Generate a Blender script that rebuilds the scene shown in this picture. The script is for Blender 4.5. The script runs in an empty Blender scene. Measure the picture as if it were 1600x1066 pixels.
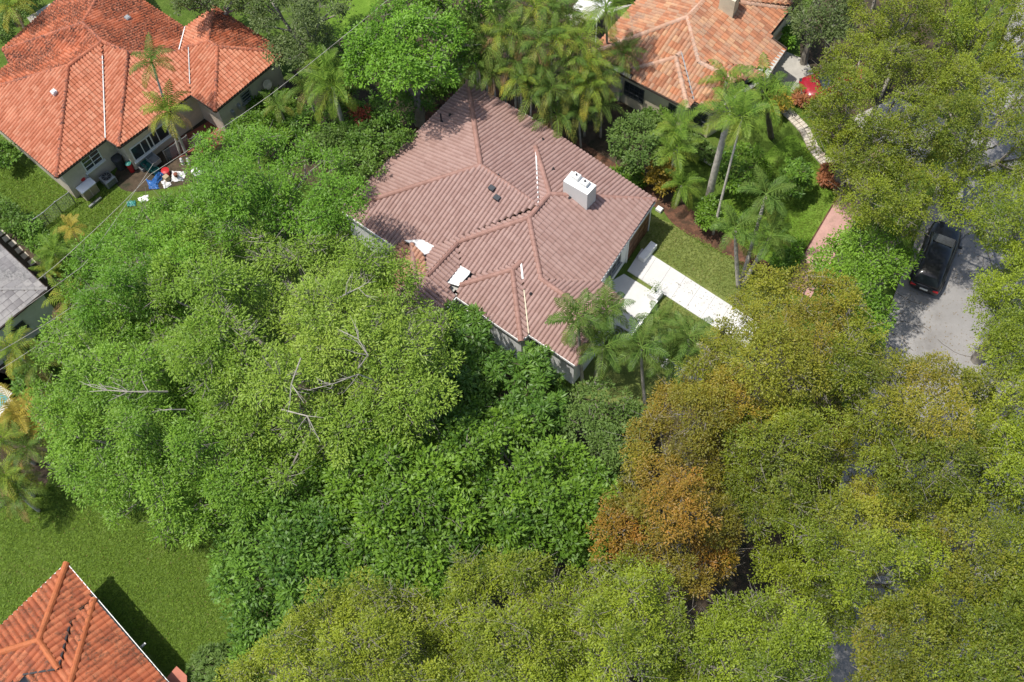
import bpy, math, random
import numpy as np
from mathutils import Matrix, Vector
random.seed(7); RNG = np.random.default_rng(7)
S = bpy.context.scene; C = S.collection

# ------------------------------------------------------------------ camera, sky, sun, exposure
CAM_H = 58.0; CAM_F = 1864.0; PITCH = math.radians(63.12); ROLL = math.radians(3.6)
_f = np.array([0, math.cos(PITCH), -math.sin(PITCH)]); _r = np.array([1., 0, 0]); _d = np.cross(_f, _r)
_c, _s = math.cos(ROLL), math.sin(ROLL)
CM = np.array([_c*_r + _s*_d, -_s*_r + _c*_d, _f])
cam = bpy.data.objects.new('camera', bpy.data.cameras.new('camera')); C.objects.link(cam)
cam.matrix_world = Matrix(((CM[0][0], -CM[1][0], -CM[2][0], 0), (CM[0][1], -CM[1][1], -CM[2][1], 0),
                           (CM[0][2], -CM[1][2], -CM[2][2], CAM_H), (0, 0, 0, 1)))
cam.data.sensor_width = 36; cam.data.lens = CAM_F*36/1600; cam.data.clip_end = 2000; cam.data.clip_start = .5
S.camera = cam
SUN = Vector((1.22, .08, -3.2)).normalized()
wd = bpy.data.worlds.new('World'); S.world = wd; wd.use_nodes = True
sky = wd.node_tree.nodes.new('ShaderNodeTexSky'); sky.sky_type = 'NISHITA'; sky.sun_disc = False
sky.sun_elevation = math.asin(-SUN.z); sky.sun_rotation = math.atan2(-SUN.x, -SUN.y)
sky.air_density = 1.0; sky.dust_density = 2.0
bg = wd.node_tree.nodes['Background']; bg.inputs[1].default_value = .15
wd.node_tree.links.new(sky.outputs[0], bg.inputs[0])
sun = bpy.data.objects.new('sun', bpy.data.lights.new('sun', 'SUN')); C.objects.link(sun)
sun.data.energy = 4.5; sun.data.angle = math.radians(.9); sun.data.color = (1, .95, .87)
sun.rotation_euler = SUN.to_track_quat('-Z', 'Y').to_euler(); sun.location = (0, 0, 80)
S.view_settings.view_transform = 'Standard'; S.view_settings.look = 'None'
S.view_settings.exposure = 0.2; S.view_settings.gamma = 1

def ray(u, v): return CM.T @ np.array([u-800, v-533, CAM_F])
def W(u, v, z=0.):
    d = ray(u, v); t = (z-CAM_H)/d[2]; return np.array([d[0]*t, d[1]*t, z])
def PX(p):
    c = CM @ (np.array(p, float) - np.array([0, 0, CAM_H])); return 800+CAM_F*c[0]/c[2], 533+CAM_F*c[1]/c[2]
def onwall(u, v, a, b):
    """point where the line of sight meets the vertical plane through a and b"""
    n = np.array([-(b[1]-a[1]), b[0]-a[0]]); d = ray(u, v); t = (n @ np.array(a[:2]))/(n @ d[:2])
    return np.array([d[0]*t, d[1]*t, CAM_H+d[2]*t])

# ------------------------------------------------------------------ object helpers
def link(o, parent=None):
    C.objects.link(o)
    if parent is not None: o.parent = parent
    return o
def tag(o, label=None, cat=None, group=None, kind=None):
    if label: o['label'] = label
    if cat: o['category'] = cat
    if group: o['group'] = group
    if kind: o['kind'] = kind
    return o
def thing(name, loc, label, cat, group=None, rz=0):
    o = bpy.data.objects.new(name, None); o.location = loc; o.rotation_euler = (0, 0, rz); o.empty_display_size = .2
    return tag(link(o), label, cat, group)
class MB:
    """collects vertices and faces in world or local space"""
    def __init__(s): s.v = []; s.f = []; s.m = []
    def add(s, vs, fs, m=0):
        n = len(s.v); s.v += [tuple(map(float, p)) for p in vs]
        s.f += [tuple(i+n for i in f) for f in fs]; s.m += [m]*len(fs); return s
    def poly(s, pts, m=0): return s.add(pts, [tuple(range(len(pts)))], m)
    def prism(s, pts, z0, z1, m=0):
        n = len(pts); vs = [(p[0], p[1], z0) for p in pts] + [(p[0], p[1], z1) for p in pts]
        fs = [tuple(range(n-1, -1, -1)), tuple(range(n, 2*n))] + [(i, (i+1) % n, (i+1) % n+n, i+n) for i in range(n)]
        return s.add(vs, fs, m)
    def box(s, c, size, rz=0, m=0, bev=0, rx=0):
        x, y, z = [a/2 for a in size]; R = Matrix.Rotation(rz, 3, 'Z') @ Matrix.Rotation(rx, 3, 'X')
        if bev:
            b = bev; ring = []
            for zz, k in ((-z, b), (-z+b, 0), (z-b, 0), (z, b)):
                ring += [(sx*(x-k)-(sx*b if q else 0)*0, sy*(y-k), zz) for sx, sy, q in ((-1, -1, 0), (1, -1, 0), (1, 1, 0), (-1, 1, 0))]
            fs = [(3, 2, 1, 0), (12, 13, 14, 15)] + [(r*4+i, r*4+(i+1) % 4, r*4+4+(i+1) % 4, r*4+4+i) for r in range(3) for i in range(4)]
            vs = [R @ Vector(p) + Vector(c) for p in ring]
        else:
            vs = [R @ Vector(p) + Vector(c) for p in [(-x, -y, -z), (x, -y, -z), (x, y, -z), (-x, y, -z), (-x, -y, z), (x, -y, z), (x, y, z), (-x, y, z)]]
            fs = [(3, 2, 1, 0), (4, 5, 6, 7), (0, 1, 5, 4), (1, 2, 6, 5), (2, 3, 7, 6), (3, 0, 4, 7)]
        return s.add(vs, fs, m)
    def tube(s, pts, rad, n=6, m=0, cap=True):
        pts = [Vector(p) for p in pts]; k = len(pts)
        if not hasattr(rad, '__len__'): rad = [rad]*k
        vs = []
        for i, p in enumerate(pts):
            t = (pts[min(i+1, k-1)] - pts[max(i-1, 0)])
            t = t.normalized() if t.length > 1e-9 else Vector((0, 0, 1))
            a = t.cross(Vector((0, 0, 1)) if abs(t.z) < .9 else Vector((1, 0, 0))).normalized(); b = t.cross(a)
            vs += [p + (a*math.cos(2*math.pi*j/n) + b*math.sin(2*math.pi*j/n))*rad[i] for j in range(n)]
        fs = [(i*n+j, i*n+(j+1) % n, (i+1)*n+(j+1) % n, (i+1)*n+j) for i in range(k-1) for j in range(n)]
        if cap: fs += [tuple(range(n-1, -1, -1)), tuple(range((k-1)*n, k*n))]
        return s.add(vs, fs, m)
    def lathe(s, prof, c=(0, 0, 0), n=16, m=0):
        vs = [(c[0]+r*math.cos(2*math.pi*j/n), c[1]+r*math.sin(2*math.pi*j/n), c[2]+z) for r, z in prof for j in range(n)]
        fs = [(i*n+j, i*n+(j+1) % n, (i+1)*n+(j+1) % n, (i+1)*n+j) for i in range(len(prof)-1) for j in range(n)]
        return s.add(vs, fs+[tuple(range(n-1, -1, -1)), tuple(range((len(prof)-1)*n, len(prof)*n))], m)
    def mesh(s, name, mats, smooth=False):
        me = bpy.data.meshes.new(name); me.from_pydata(s.v, [], s.f)
        for mm in (mats if isinstance(mats, (list, tuple)) else [mats]): me.materials.append(mm)
        if any(s.m): me.polygons.foreach_set('material_index', s.m)
        if smooth: me.shade_smooth()
        me.update(); return me
    def build(s, name, mats, parent=None, smooth=False):
        o = bpy.data.objects.new(name, s.mesh(name, mats, smooth)); link(o)
        if parent is not None:
            o.parent = parent; o.matrix_parent_inverse = root_inv(parent)
        return o
def root_inv(p):
    m = Matrix.Identity(4)
    while p is not None:
        m = (Matrix.Translation(p.location) @ p.rotation_euler.to_matrix().to_4x4() @ Matrix.Diagonal((*p.scale, 1))) @ (m if p.parent else Matrix.Identity(4)) if False else m
        break
    # meshes are given in world space; cancel the parent's own world transform
    return world_of(p).inverted()
def world_of(p):
    L = Matrix.LocRotScale(p.location, p.rotation_euler, p.scale)
    return L if p.parent is None else world_of(p.parent) @ p.matrix_parent_inverse @ L

# ------------------------------------------------------------------ materials
def nt(name):
    m = bpy.data.materials.new(name); m.use_nodes = True; t = m.node_tree; return m, t.nodes, t.links, t.nodes['Principled BSDF']
def mixc(N, L, a, b, fac, mode='MIX'):
    x = N.new('ShaderNodeMix'); x.data_type = 'RGBA'; x.blend_type = mode
    for sock, val in ((6, a), (7, b), (0, fac)):
        if isinstance(val, (tuple, float, int)): x.inputs[sock].default_value = (*val, 1) if isinstance(val, tuple) else val
        else: L.new(val, x.inputs[sock])
    return x.outputs[2]
def noise(N, L, scale, detail=4, rough=.6, vec=None, lo=None, hi=None, dist=0):
    n = N.new('ShaderNodeTexNoise'); n.inputs['Scale'].default_value = scale; n.inputs['Detail'].default_value = detail
    n.inputs['Roughness'].default_value = rough; n.inputs['Distortion'].default_value = dist
    if vec is None:
        g = N.new('ShaderNodeNewGeometry'); vec = g.outputs['Position']
    L.new(vec, n.inputs['Vector'])
    if lo is None: return n.outputs['Fac']
    return ramp(N, L, n.outputs['Fac'], lo, hi)
def ramp(N, L, v, lo, hi):
    r = N.new('ShaderNodeMapRange'); r.inputs['From Min'].default_value = lo; r.inputs['From Max'].default_value = hi
    r.interpolation_type = 'SMOOTHSTEP'; L.new(v, r.inputs['Value']); return r.outputs['Result']
def bump(N, L, B, h, strength=.4, dist=.02):
    b = N.new('ShaderNodeBump'); b.inputs['Strength'].default_value = strength; b.inputs['Distance'].default_value = dist
    L.new(h, b.inputs['Height']); L.new(b.outputs[0], B.inputs['Normal'])
def mat(name, col, rough=.7, var=.25, scale=1.5, metal=0, fine=12, bmp=.0, spec=.4, dirt=None, dirtr=(.5, .75), dscale=.6):
    m, N, L, B = nt(name)
    lo = tuple(c*(1-var) for c in col); hi = tuple(min(1, c*(1+var*.6)) for c in col)
    c = mixc(N, L, lo, hi, noise(N, L, scale, 5, .65, lo=.3, hi=.7))
    c = mixc(N, L, c, tuple(x*(1-var*.8) for x in col), ramp(N, L, noise(N, L, fine, 3), .5, .75))
    if dirt: c = mixc(N, L, c, dirt, noise(N, L, dscale, 6, .7, lo=dirtr[0], hi=dirtr[1]))
    L.new(c, B.inputs['Base Color']); B.inputs['Roughness'].default_value = rough; B.inputs['Metallic'].default_value = metal
    B.inputs['Specular IOR Level'].default_value = spec
    if bmp: bump(N, L, B, noise(N, L, fine*2, 4), bmp)
    return m
def tile_mat(name, cols, rough=.7, stain=None, stainr=(.5, .62), sscale=.45, blotch=.62):
    """roof tile: per-tile tone, grain, optional dark lichen patches"""
    m, N, L, B = nt(name)
    a = N.new('ShaderNodeAttribute'); a.attribute_name = 'rnd'; oi = N.new('ShaderNodeObjectInfo')
    ad = N.new('ShaderNodeMath'); ad.operation = 'ADD'; L.new(a.outputs['Fac'], ad.inputs[0]); L.new(oi.outputs['Random'], ad.inputs[1])
    fr = N.new('ShaderNodeMath'); fr.operation = 'FRACT'; L.new(ad.outputs[0], fr.inputs[0])
    cr = N.new('ShaderNodeValToRGB'); L.new(fr.outputs[0], cr.inputs[0]); e = cr.color_ramp.elements
    while len(e) < len(cols): e.new(.5)
    for i, c in enumerate(cols): e[i].position = i/(len(cols)-1); e[i].color = (*c, 1)
    c = mixc(N, L, cr.outputs[0], tuple(x*blotch for x in cols[0]), noise(N, L, 5, 5, .7, lo=.5, hi=.85))
    c = mixc(N, L, c, tuple(min(1, x*(1+(1-blotch)*.65)) for x in cols[-1]), noise(N, L, .7, 4, .6, lo=.5, hi=.9))
    if stain:
        n1 = noise(N, L, sscale, 6, .75, lo=stainr[0], hi=stainr[1]); n2 = noise(N, L, 9, 3, .7, lo=.35, hi=.65)
        mm = N.new('ShaderNodeMath'); mm.operation = 'MULTIPLY'; L.new(n1, mm.inputs[0]); L.new(n2, mm.inputs[1])
        c = mixc(N, L, c, stain, mm.outputs[0])
    L.new(c, B.inputs['Base Color']); B.inputs['Roughness'].default_value = rough; B.inputs['Specular IOR Level'].default_value = .3
    bump(N, L, B, noise(N, L, 30, 4), .25, .01)
    return m
def leaf_mat(name, c1, c2, c3=None, trans=.27, rough=.5, spec=.35, tcol=None):
    m, N, L, B = nt(name)
    at = N.new('ShaderNodeAttribute'); at.attribute_name = 'tint'; ah = N.new('ShaderNodeAttribute'); ah.attribute_name = 'hue'
    c = mixc(N, L, c1, c2, at.outputs['Fac'])
    if c3: c = mixc(N, L, c, c3, ah.outputs['Fac'])
    L.new(c, B.inputs['Base Color']); B.inputs['Roughness'].default_value = rough; B.inputs['Specular IOR Level'].default_value = spec
    tr = N.new('ShaderNodeBsdfTranslucent'); L.new(mixc(N, L, c, tcol or (.35, .5, .05), .35), tr.inputs[0])
    ms = N.new('ShaderNodeMixShader'); ms.inputs[0].default_value = trans
    L.new(B.outputs[0], ms.inputs[1]); L.new(tr.outputs[0], ms.inputs[2]); L.new(ms.outputs[0], N['Material Output'].inputs[0])
    return m
M = {}
M['white'] = mat('white_paint', (.74, .74, .72), .6, .05, .5)
M['stucco'] = mat('white_stucco', (.84, .84, .825), .8, .08, .8, fine=25, bmp=.2, dirt=(.42, .43, .40), dirtr=(.55, .85))
M['cream'] = mat('cream_stucco', (.64, .57, .42), .85, .1, .7, fine=25, bmp=.2, dirt=(.36, .32, .25), dirtr=(.55, .8))
M['beige'] = mat('beige_stucco', (.60, .52, .42), .85, .12, .9, fine=25, bmp=.2, dirt=(.27, .25, .20), dirtr=(.5, .8))
M['greywall'] = mat('grey_stucco', (.62, .63, .58), .85, .1, .9, fine=25, bmp=.2)
M['soffit'] = mat('soffit', (.42, .41, .38), .8, .1)
M['deck'] = mat('roof_deck', (.09, .05, .035), .9, .3, 3)
M['wood'] = mat('door_wood', (.12, .055, .03), .5, .35, 2, fine=20)
M['woodlight'] = mat('panel_wood', (.20, .10, .055), .5, .3, 2, fine=20)
M['fasc_dark'] = mat('dark_fascia', (.07, .05, .04), .7, .2)
M['glass'] = mat('window_glass', (.035, .045, .05), .08, .3, .8, spec=.8)
M['black'] = mat('black_metal', (.025, .025, .027), .45, .2)
M['grey'] = mat('grey_metal', (.32, .33, .33), .45, .15, metal=.3)
M['darkgrey'] = mat('dark_grey_plastic', (.05, .055, .06), .5, .2)
M['galv'] = mat('galvanised_steel', (.35, .36, .36), .4, .2, metal=.7)
M['concrete'] = mat('pale_concrete', (.56, .555, .54), .85, .08, .6, fine=18, bmp=.15, dirt=(.42, .41, .38), dirtr=(.55, .8), dscale=1.3)
M['conc_grey'] = mat('grey_concrete', (.40, .38, .34), .9, .2, .9, fine=14, bmp=.2, dirt=(.22, .2, .17))
M['asphalt'] = mat('road_asphalt', (.27, .26, .25), .9, .14, .35, fine=25, bmp=.25, dirt=(.16, .15, .14), dirtr=(.5, .8), dscale=.25)
M['pinkpave'] = mat('pink_pavement', (.46, .27, .23), .9, .2, .8, fine=18, bmp=.2, dirt=(.26, .17, .13), dirtr=(.5, .75), dscale=1.2)
M['mulch'] = mat('red_mulch', (.13, .062, .036), .95, .5, 3, fine=22, bmp=.8, dirt=(.06, .035, .02), dirtr=(.45, .6), dscale=2)
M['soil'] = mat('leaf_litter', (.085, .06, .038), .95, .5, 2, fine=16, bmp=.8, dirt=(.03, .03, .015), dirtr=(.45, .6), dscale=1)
M['terracotta'] = mat('terracotta_paving', (.26, .09, .055), .85, .3, 1.5, fine=14)
M['stone'] = mat('pale_stone', (.52, .47, .39), .9, .3, 2.5, fine=12, bmp=.5, dirt=(.3, .22, .15))
M['rock'] = mat('cream_rock', (.62, .54, .42), .9, .25, 3, fine=14, bmp=.7, dirt=(.36, .22, .13), dirtr=(.5, .7), dscale=2.5)
M['bark'] = mat('grey_bark', (.26, .235, .20), .9, .35, 2, fine=16, bmp=.6)
M['barkdark'] = mat('dark_bark', (.13, .105, .08), .9, .35, 2, fine=16, bmp=.6)
M['twig'] = mat('pale_twig', (.36, .33, .28), .85, .3, 2)
M['palmtrunk'] = mat('palm_trunk', (.5, .46, .40), .9, .3, 3, fine=9, bmp=.6)
M['crownshaft'] = mat('green_crownshaft', (.13, .19, .05), .5, .3, 2)
M['red'] = mat('red_plastic', (.45, .02, .025), .4, .15)
M['blue'] = mat('blue_plastic', (.03, .12, .35), .4, .2)
M['teal'] = mat('teal_plastic', (.04, .2, .17), .45, .2)
M['cardboard'] = mat('tan_panel', (.38, .30, .19), .8, .15)
M['water'] = mat('pool_water', (.10, .42, .50), .06, .15, 1.5, spec=.6)
# lawn
def lawn(name, c1, c2, c3, c4):
    m, N, L, B = nt(name)
    c = mixc(N, L, c1, c2, noise(N, L, 1.1, 6, .7, lo=.3, hi=.7))
    c = mixc(N, L, c, c3, noise(N, L, .35, 5, .65, lo=.5, hi=.75, dist=.5))
    c = mixc(N, L, c, c4, noise(N, L, .9, 6, .8, lo=.6, hi=.8, dist=1))
    c = mixc(N, L, c, tuple(x*.55 for x in c1), noise(N, L, 3.2, 5, .8, lo=.5, hi=.72, dist=1.5))
    c = mixc(N, L, c, tuple(min(1, x*1.35) for x in c3), noise(N, L, 2.1, 5, .8, lo=.55, hi=.75, dist=1))
    f = noise(N, L, 6, 4, .8); c = mixc(N, L, c, tuple(x*.45 for x in c1), ramp(N, L, f, .52, .8))
    c = mixc(N, L, c, tuple(min(1, x*1.5) for x in c2), ramp(N, L, noise(N, L, 14, 3, .8), .58, .8))
    L.new(c, B.inputs['Base Color']); B.inputs['Roughness'].default_value = .8; B.inputs['Specular IOR Level'].default_value = .2
    bump(N, L, B, f, 1.0, .09)
    return m
M['lawn'] = lawn('lawn_grass', (.062, .112, .012), (.092, .152, .02), (.13, .17, .035), (.17, .155, .055))
M['lawn_lush'] = lawn('lush_grass', (.10, .19, .015), (.14, .25, .025), (.17, .25, .04), (.12, .19, .03))
M['lawn_front'] = lawn('front_grass', (.12, .165, .035), (.18, .215, .06), (.23, .23, .08), (.30, .23, .12))

# roof tiles
M['t_main'] = tile_mat('brown_roof_tile', [(.285, .178, .152), (.315, .203, .176), (.335, .222, .193)], blotch=.85, stain=(.12, .07, .055), stainr=(.62, .75), sscale=.5)
M['t_main_cap'] = tile_mat('brown_ridge_tile', [(.27, .15, .12), (.33, .19, .155)])
M['t_tan'] = tile_mat('tan_roof_tile', [(.34, .17, .11), (.40, .22, .15)], stain=(.2, .11, .07), stainr=(.5, .7), sscale=1.2)
M['t_or_clean'] = tile_mat('orange_roof_tile', [(.38, .125, .062), (.46, .17, .095), (.50, .22, .13)], stain=(.12, .05, .03), stainr=(.60, .72), sscale=.6)
M['t_or_dirty'] = tile_mat('mildewed_orange_roof_tile', [(.38, .10, .042), (.45, .135, .062), (.49, .18, .10)], stain=(.035, .02, .015), stainr=(.36, .54), sscale=.55)
M['t_or2'] = tile_mat('mixed_orange_roof_tile', [(.28, .12, .065), (.45, .19, .095), (.36, .215, .14), (.47, .27, .15)], stain=(.2, .15, .12), stainr=(.5, .7), sscale=.5)
M['t_or3'] = tile_mat('burnt_orange_roof_tile', [(.27, .075, .035), (.37, .105, .045), (.44, .15, .07)], stain=(.09, .05, .03), stainr=(.42, .62), sscale=.8)
M['t_cap3'] = tile_mat('orange_ridge_tile', [(.38, .11, .042), (.44, .14, .055)], stain=(.2, .08, .03), stainr=(.5, .7), sscale=2)
M['t_cap2'] = tile_mat('faded_ridge_tile', [(.45, .26, .17), (.52, .34, .25)], stain=(.25, .2, .16), stainr=(.45, .65), sscale=1.5)
M['t_cap1'] = tile_mat('mildewed_ridge_tile', [(.40, .12, .06), (.50, .17, .09)], stain=(.07, .04, .035), stainr=(.38, .55), sscale=.5)
M['t_grey'] = tile_mat('grey_roof_tile', [(.15, .14, .14), (.22, .21, .205), (.28, .265, .25)], stain=(.1, .1, .095), stainr=(.5, .7))

# ------------------------------------------------------------------ ground, roads, paths
def sheet(name, pts, z, m, kind='structure', parent=None):
    o = MB().poly([(p[0], p[1], z) for p in pts]).build(name, m, parent)
    if parent is None: o['kind'] = kind
    return o
def pxs(l, z=0.): return [W(u, v, z) for u, v in l]
sheet('ground', [(-400, -300), (400, -300), (400, 500), (-400, 500)], 0, M['lawn'])
def smooth_poly(pts, k=3):
    pts = [np.array(p[:2], float) for p in pts]
    for _ in range(k):
        q = []
        for i, p in enumerate(pts):
            n = pts[(i+1) % len(pts)]; q += [p*.75+n*.25, p*.25+n*.75]
        pts = q
    return pts
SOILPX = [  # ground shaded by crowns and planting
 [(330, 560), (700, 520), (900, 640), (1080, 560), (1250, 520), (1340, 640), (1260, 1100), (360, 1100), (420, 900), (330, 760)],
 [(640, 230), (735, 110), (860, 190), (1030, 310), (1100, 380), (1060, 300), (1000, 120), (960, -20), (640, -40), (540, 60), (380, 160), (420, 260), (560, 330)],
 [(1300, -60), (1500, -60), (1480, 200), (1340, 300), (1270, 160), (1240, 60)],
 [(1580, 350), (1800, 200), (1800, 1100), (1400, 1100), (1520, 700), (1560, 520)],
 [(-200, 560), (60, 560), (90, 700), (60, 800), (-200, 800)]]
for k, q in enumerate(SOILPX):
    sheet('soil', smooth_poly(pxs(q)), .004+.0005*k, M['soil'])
sheet('lawn', smooth_poly(pxs([(1120, 330), (1230, 200), (1262, 228), (1290, 262), (1320, 290), (1240, 430), (1180, 410), (1080, 350)]), 2), .012, M['lawn_lush'])
sheet('lawn', pxs([(1000, 330), (1050, 350), (1100, 385), (1240, 450), (1160, 600), (1010, 640), (905, 620), (900, 590), (975, 470), (1000, 400)]), .010, M['lawn_front'])
sheet('lawn', smooth_poly(pxs([(505, 0), (560, -60), (640, -60), (560, 40), (520, 70)]), 2), .011, M['lawn_lush'])
# mulch beds
sheet('mulch_bed', smooth_poly(pxs([(1030, 318), (1060, 312), (1110, 350), (1160, 385), (1215, 420), (1245, 440), (1235, 455), (1180, 430), (1130, 395), (1075, 368), (1045, 345)]), 2), .016, M['mulch'])
sheet('mulch_bed', smooth_poly(pxs([(640, 200), (735, 110), (860, 190), (1030, 300), (1040, 320), (1025, 330), (870, 235), (740, 150), (650, 240)]), 2), .018, M['mulch'])
# road
RL = [(6, -8), (11, 7), (13.2, 13), (16.3, 20.3), (19.3, 27.2), (21.6, 31.6), (26, 39.5), (33, 51), (60, 95)]
def offs(line, d):
    out = []
    for i, p in enumerate(line):
        a = np.array(line[max(i-1, 0)]); b = np.array(line[min(i+1, len(line)-1)]); t = (b-a)/np.linalg.norm(b-a)
        out.append(np.array(p)+np.array([t[1], -t[0]])*d)
    return out
def strip(name, line, d0, d1, z, m):
    a = offs(line, d0); b = offs(line, d1); mb = MB(); n = len(a)
    mb.add([(p[0], p[1], z) for p in a]+[(p[0], p[1], z) for p in b], [(i, n+i, n+i+1, i+1) for i in range(n-1)])
    o = mb.build(name, m); o['kind'] = 'structure'; return o
def solid_strip(name, line, d0, d1, z0, z1, m):
    a = offs(line, d0); b = offs(line, d1); mb = MB()
    for i in range(len(a)-1): mb.prism([a[i], b[i], b[i+1], a[i+1]], z0, z1)
    o = mb.build(name, m); o['kind'] = 'structure'; return o
strip('road', RL, 0, 7.2, .020, M['asphalt'])
solid_strip('kerb', RL, 7.2, 7.42, 0, .12, M['conc_grey'])
strip('pavement', RL, 7.42, 9.2, .09, M['conc_grey'])
# pink pavement of the neighbour
strip('pavement', [tuple(W(1229, 447)[:2]), tuple(W(1239, 430)[:2]), tuple(W(1316, 300)[:2]), tuple(W(1400, 160)[:2])], -.05, 1.45, .024, M['pinkpave'])
solid_strip('kerb', [tuple(W(1229, 447)[:2]), tuple(W(1239, 430)[:2]), tuple(W(1316, 300)[:2]), tuple(W(1400, 160)[:2])], -.13, -.05, 0, .05, M['mulch'])
sheet('path', pxs([(1215, 75), (1260, 95), (1290, 150), (1275, 160), (1240, 148), (1205, 115)]), .028, M['conc_grey'])
sheet('path', pxs([(1030, 0), (1095, -30), (900, 40), (880, 25)]), .03, M['conc_grey'])
sheet('path', pxs([(42, 28), (78, 6), (88, 18), (52, 40)]), .03, M['conc_grey'])
# road seen through the upper right canopy
sheet('driveway', pxs([(1330, 185), (1400, 150), (1480, 190), (1440, 260), (1380, 240)]), .032, M['conc_grey'])

# ------------------------------------------------------------------ tiled roofs
D_ = {}
def solve_roof(V, Fc, eave, yaw, s, ez=3.0):
    d1 = np.array([math.cos(yaw), math.sin(yaw)]); d2 = np.array([-math.sin(yaw), math.cos(yaw)])
    D = {'SE': d1, 'NW': -d1, 'NE': d2, 'SW': -d2}; vn = list(V); n = len(vn); fn = list(Fc); A = []; b = []
    for k, f in enumerate(fn):
        d, vs = Fc[f]
        for v in vs:
            if v not in V: continue
            p0 = W(*V[v], 0)[:2]; g = W(*V[v], 1)[:2]-p0
            row = np.zeros(n+len(fn)); row[vn.index(v)] = 1+s*(D[d] @ g); row[n+k] = -1; A.append(row); b.append(-s*(D[d] @ p0))
    for e in eave:
        row = np.zeros(n+len(fn)); row[vn.index(e)] = 1.5; A.append(row); b.append(1.5*ez)
    x = np.linalg.lstsq(np.array(A), np.array(b), rcond=None)[0]
    P = {v: W(*V[v], x[i]) for i, v in enumerate(vn)}
    return P, {f: x[n+k] for k, f in enumerate(fn)}, D
def tile_template(wt, lt, h, prof):
    """one barrel tile: x across, y down the slope, z off the deck; slightly raised at its lower end"""
    xs = np.linspace(-.5, .5, len(prof))*wt; v = []
    for y, r in ((0, .0), (1, .022)):
        v += [(x, y*lt, r*.9+.012+p*h) for x, p in zip(xs, prof)]
    n = len(prof)
    v += [(-.5*wt, lt, .0), (.5*wt, lt, .0)]
    f = [(i, i+n, i+1+n, i+1) for i in range(n-1)] + [tuple([2*n]+[2*n+1]+list(range(2*n-1, n-1, -1)))]
    return np.array(v), f
PROF = {'pan': (-.35, .55, .95, 1.0, .95, .55, -.35), 'panold': (0,0),'barrel': (0, .72, 1, .72, 0), 'flat': (0, .5, .5, .5, .5, 0)}
def tile_face(poly, c, s, d, wt, lt, yoff=0):
    """polygon (xy), plane z=c-s*(d.p). returns list of (origin, length) and axes"""
    a = np.array([-d[1], d[0]]); k = math.sqrt(1+s*s)
    T = np.array([d[0]/k, d[1]/k, -s/k]); A3 = np.array([a[0], a[1], 0]); Nn = np.cross(A3, T)
    if Nn[2] < 0: A3 = -A3; a = -a; Nn = np.cross(A3, T)
    P = [(a @ p[:2], (d @ p[:2])*k) for p in poly]
    amin = min(p[0] for p in P); amax = max(p[0] for p in P); vmax = max(p[1] for p in P)
    res = []; i = math.floor(amin/wt)
    while i*wt < amax:
        x = (i+.5)*wt; i += 1
        cr = []
        for j in range(len(P)):
            (x0, y0), (x1, y1) = P[j], P[(j+1) % len(P)]
            if (x0 <= x) != (x1 <= x): cr.append(y0+(x-x0)/(x1-x0)*(y1-y0))
        cr.sort()
        for y0, y1 in zip(cr[::2], cr[1::2]):
            k0 = math.floor((vmax-y1)/lt+1e-6); hi = y1
            while hi > y0+.03:
                lo = max(vmax-(k0+1)*lt, y0); k0 += 1
                if hi-lo > .03:
                    xy = a*x+d*(lo/k); res.append((np.array([xy[0], xy[1], c-s*(d @ xy)]), hi-lo))
                hi = lo
    return res, A3, T, Nn
def inset(poly, d):
    """shrink a polygon (xy) by d with mitred corners"""
    P = [np.array(p[:2]) for p in poly]; n = len(P)
    area = sum(P[i][0]*P[(i+1) % n][1]-P[(i+1) % n][0]*P[i][1] for i in range(n)); sg = 1 if area > 0 else -1; out = []
    for i in range(n):
        a = P[i]-P[i-1]; b = P[(i+1) % n]-P[i]; a /= np.linalg.norm(a)+1e-9; b /= np.linalg.norm(b)+1e-9
        na = np.array([-a[1], a[0]])*sg; nb = np.array([-b[1], b[0]])*sg; m = na+nb; q = m @ na
        out.append(P[i]+m*(d/max(q, .35)))
    return out
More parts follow.
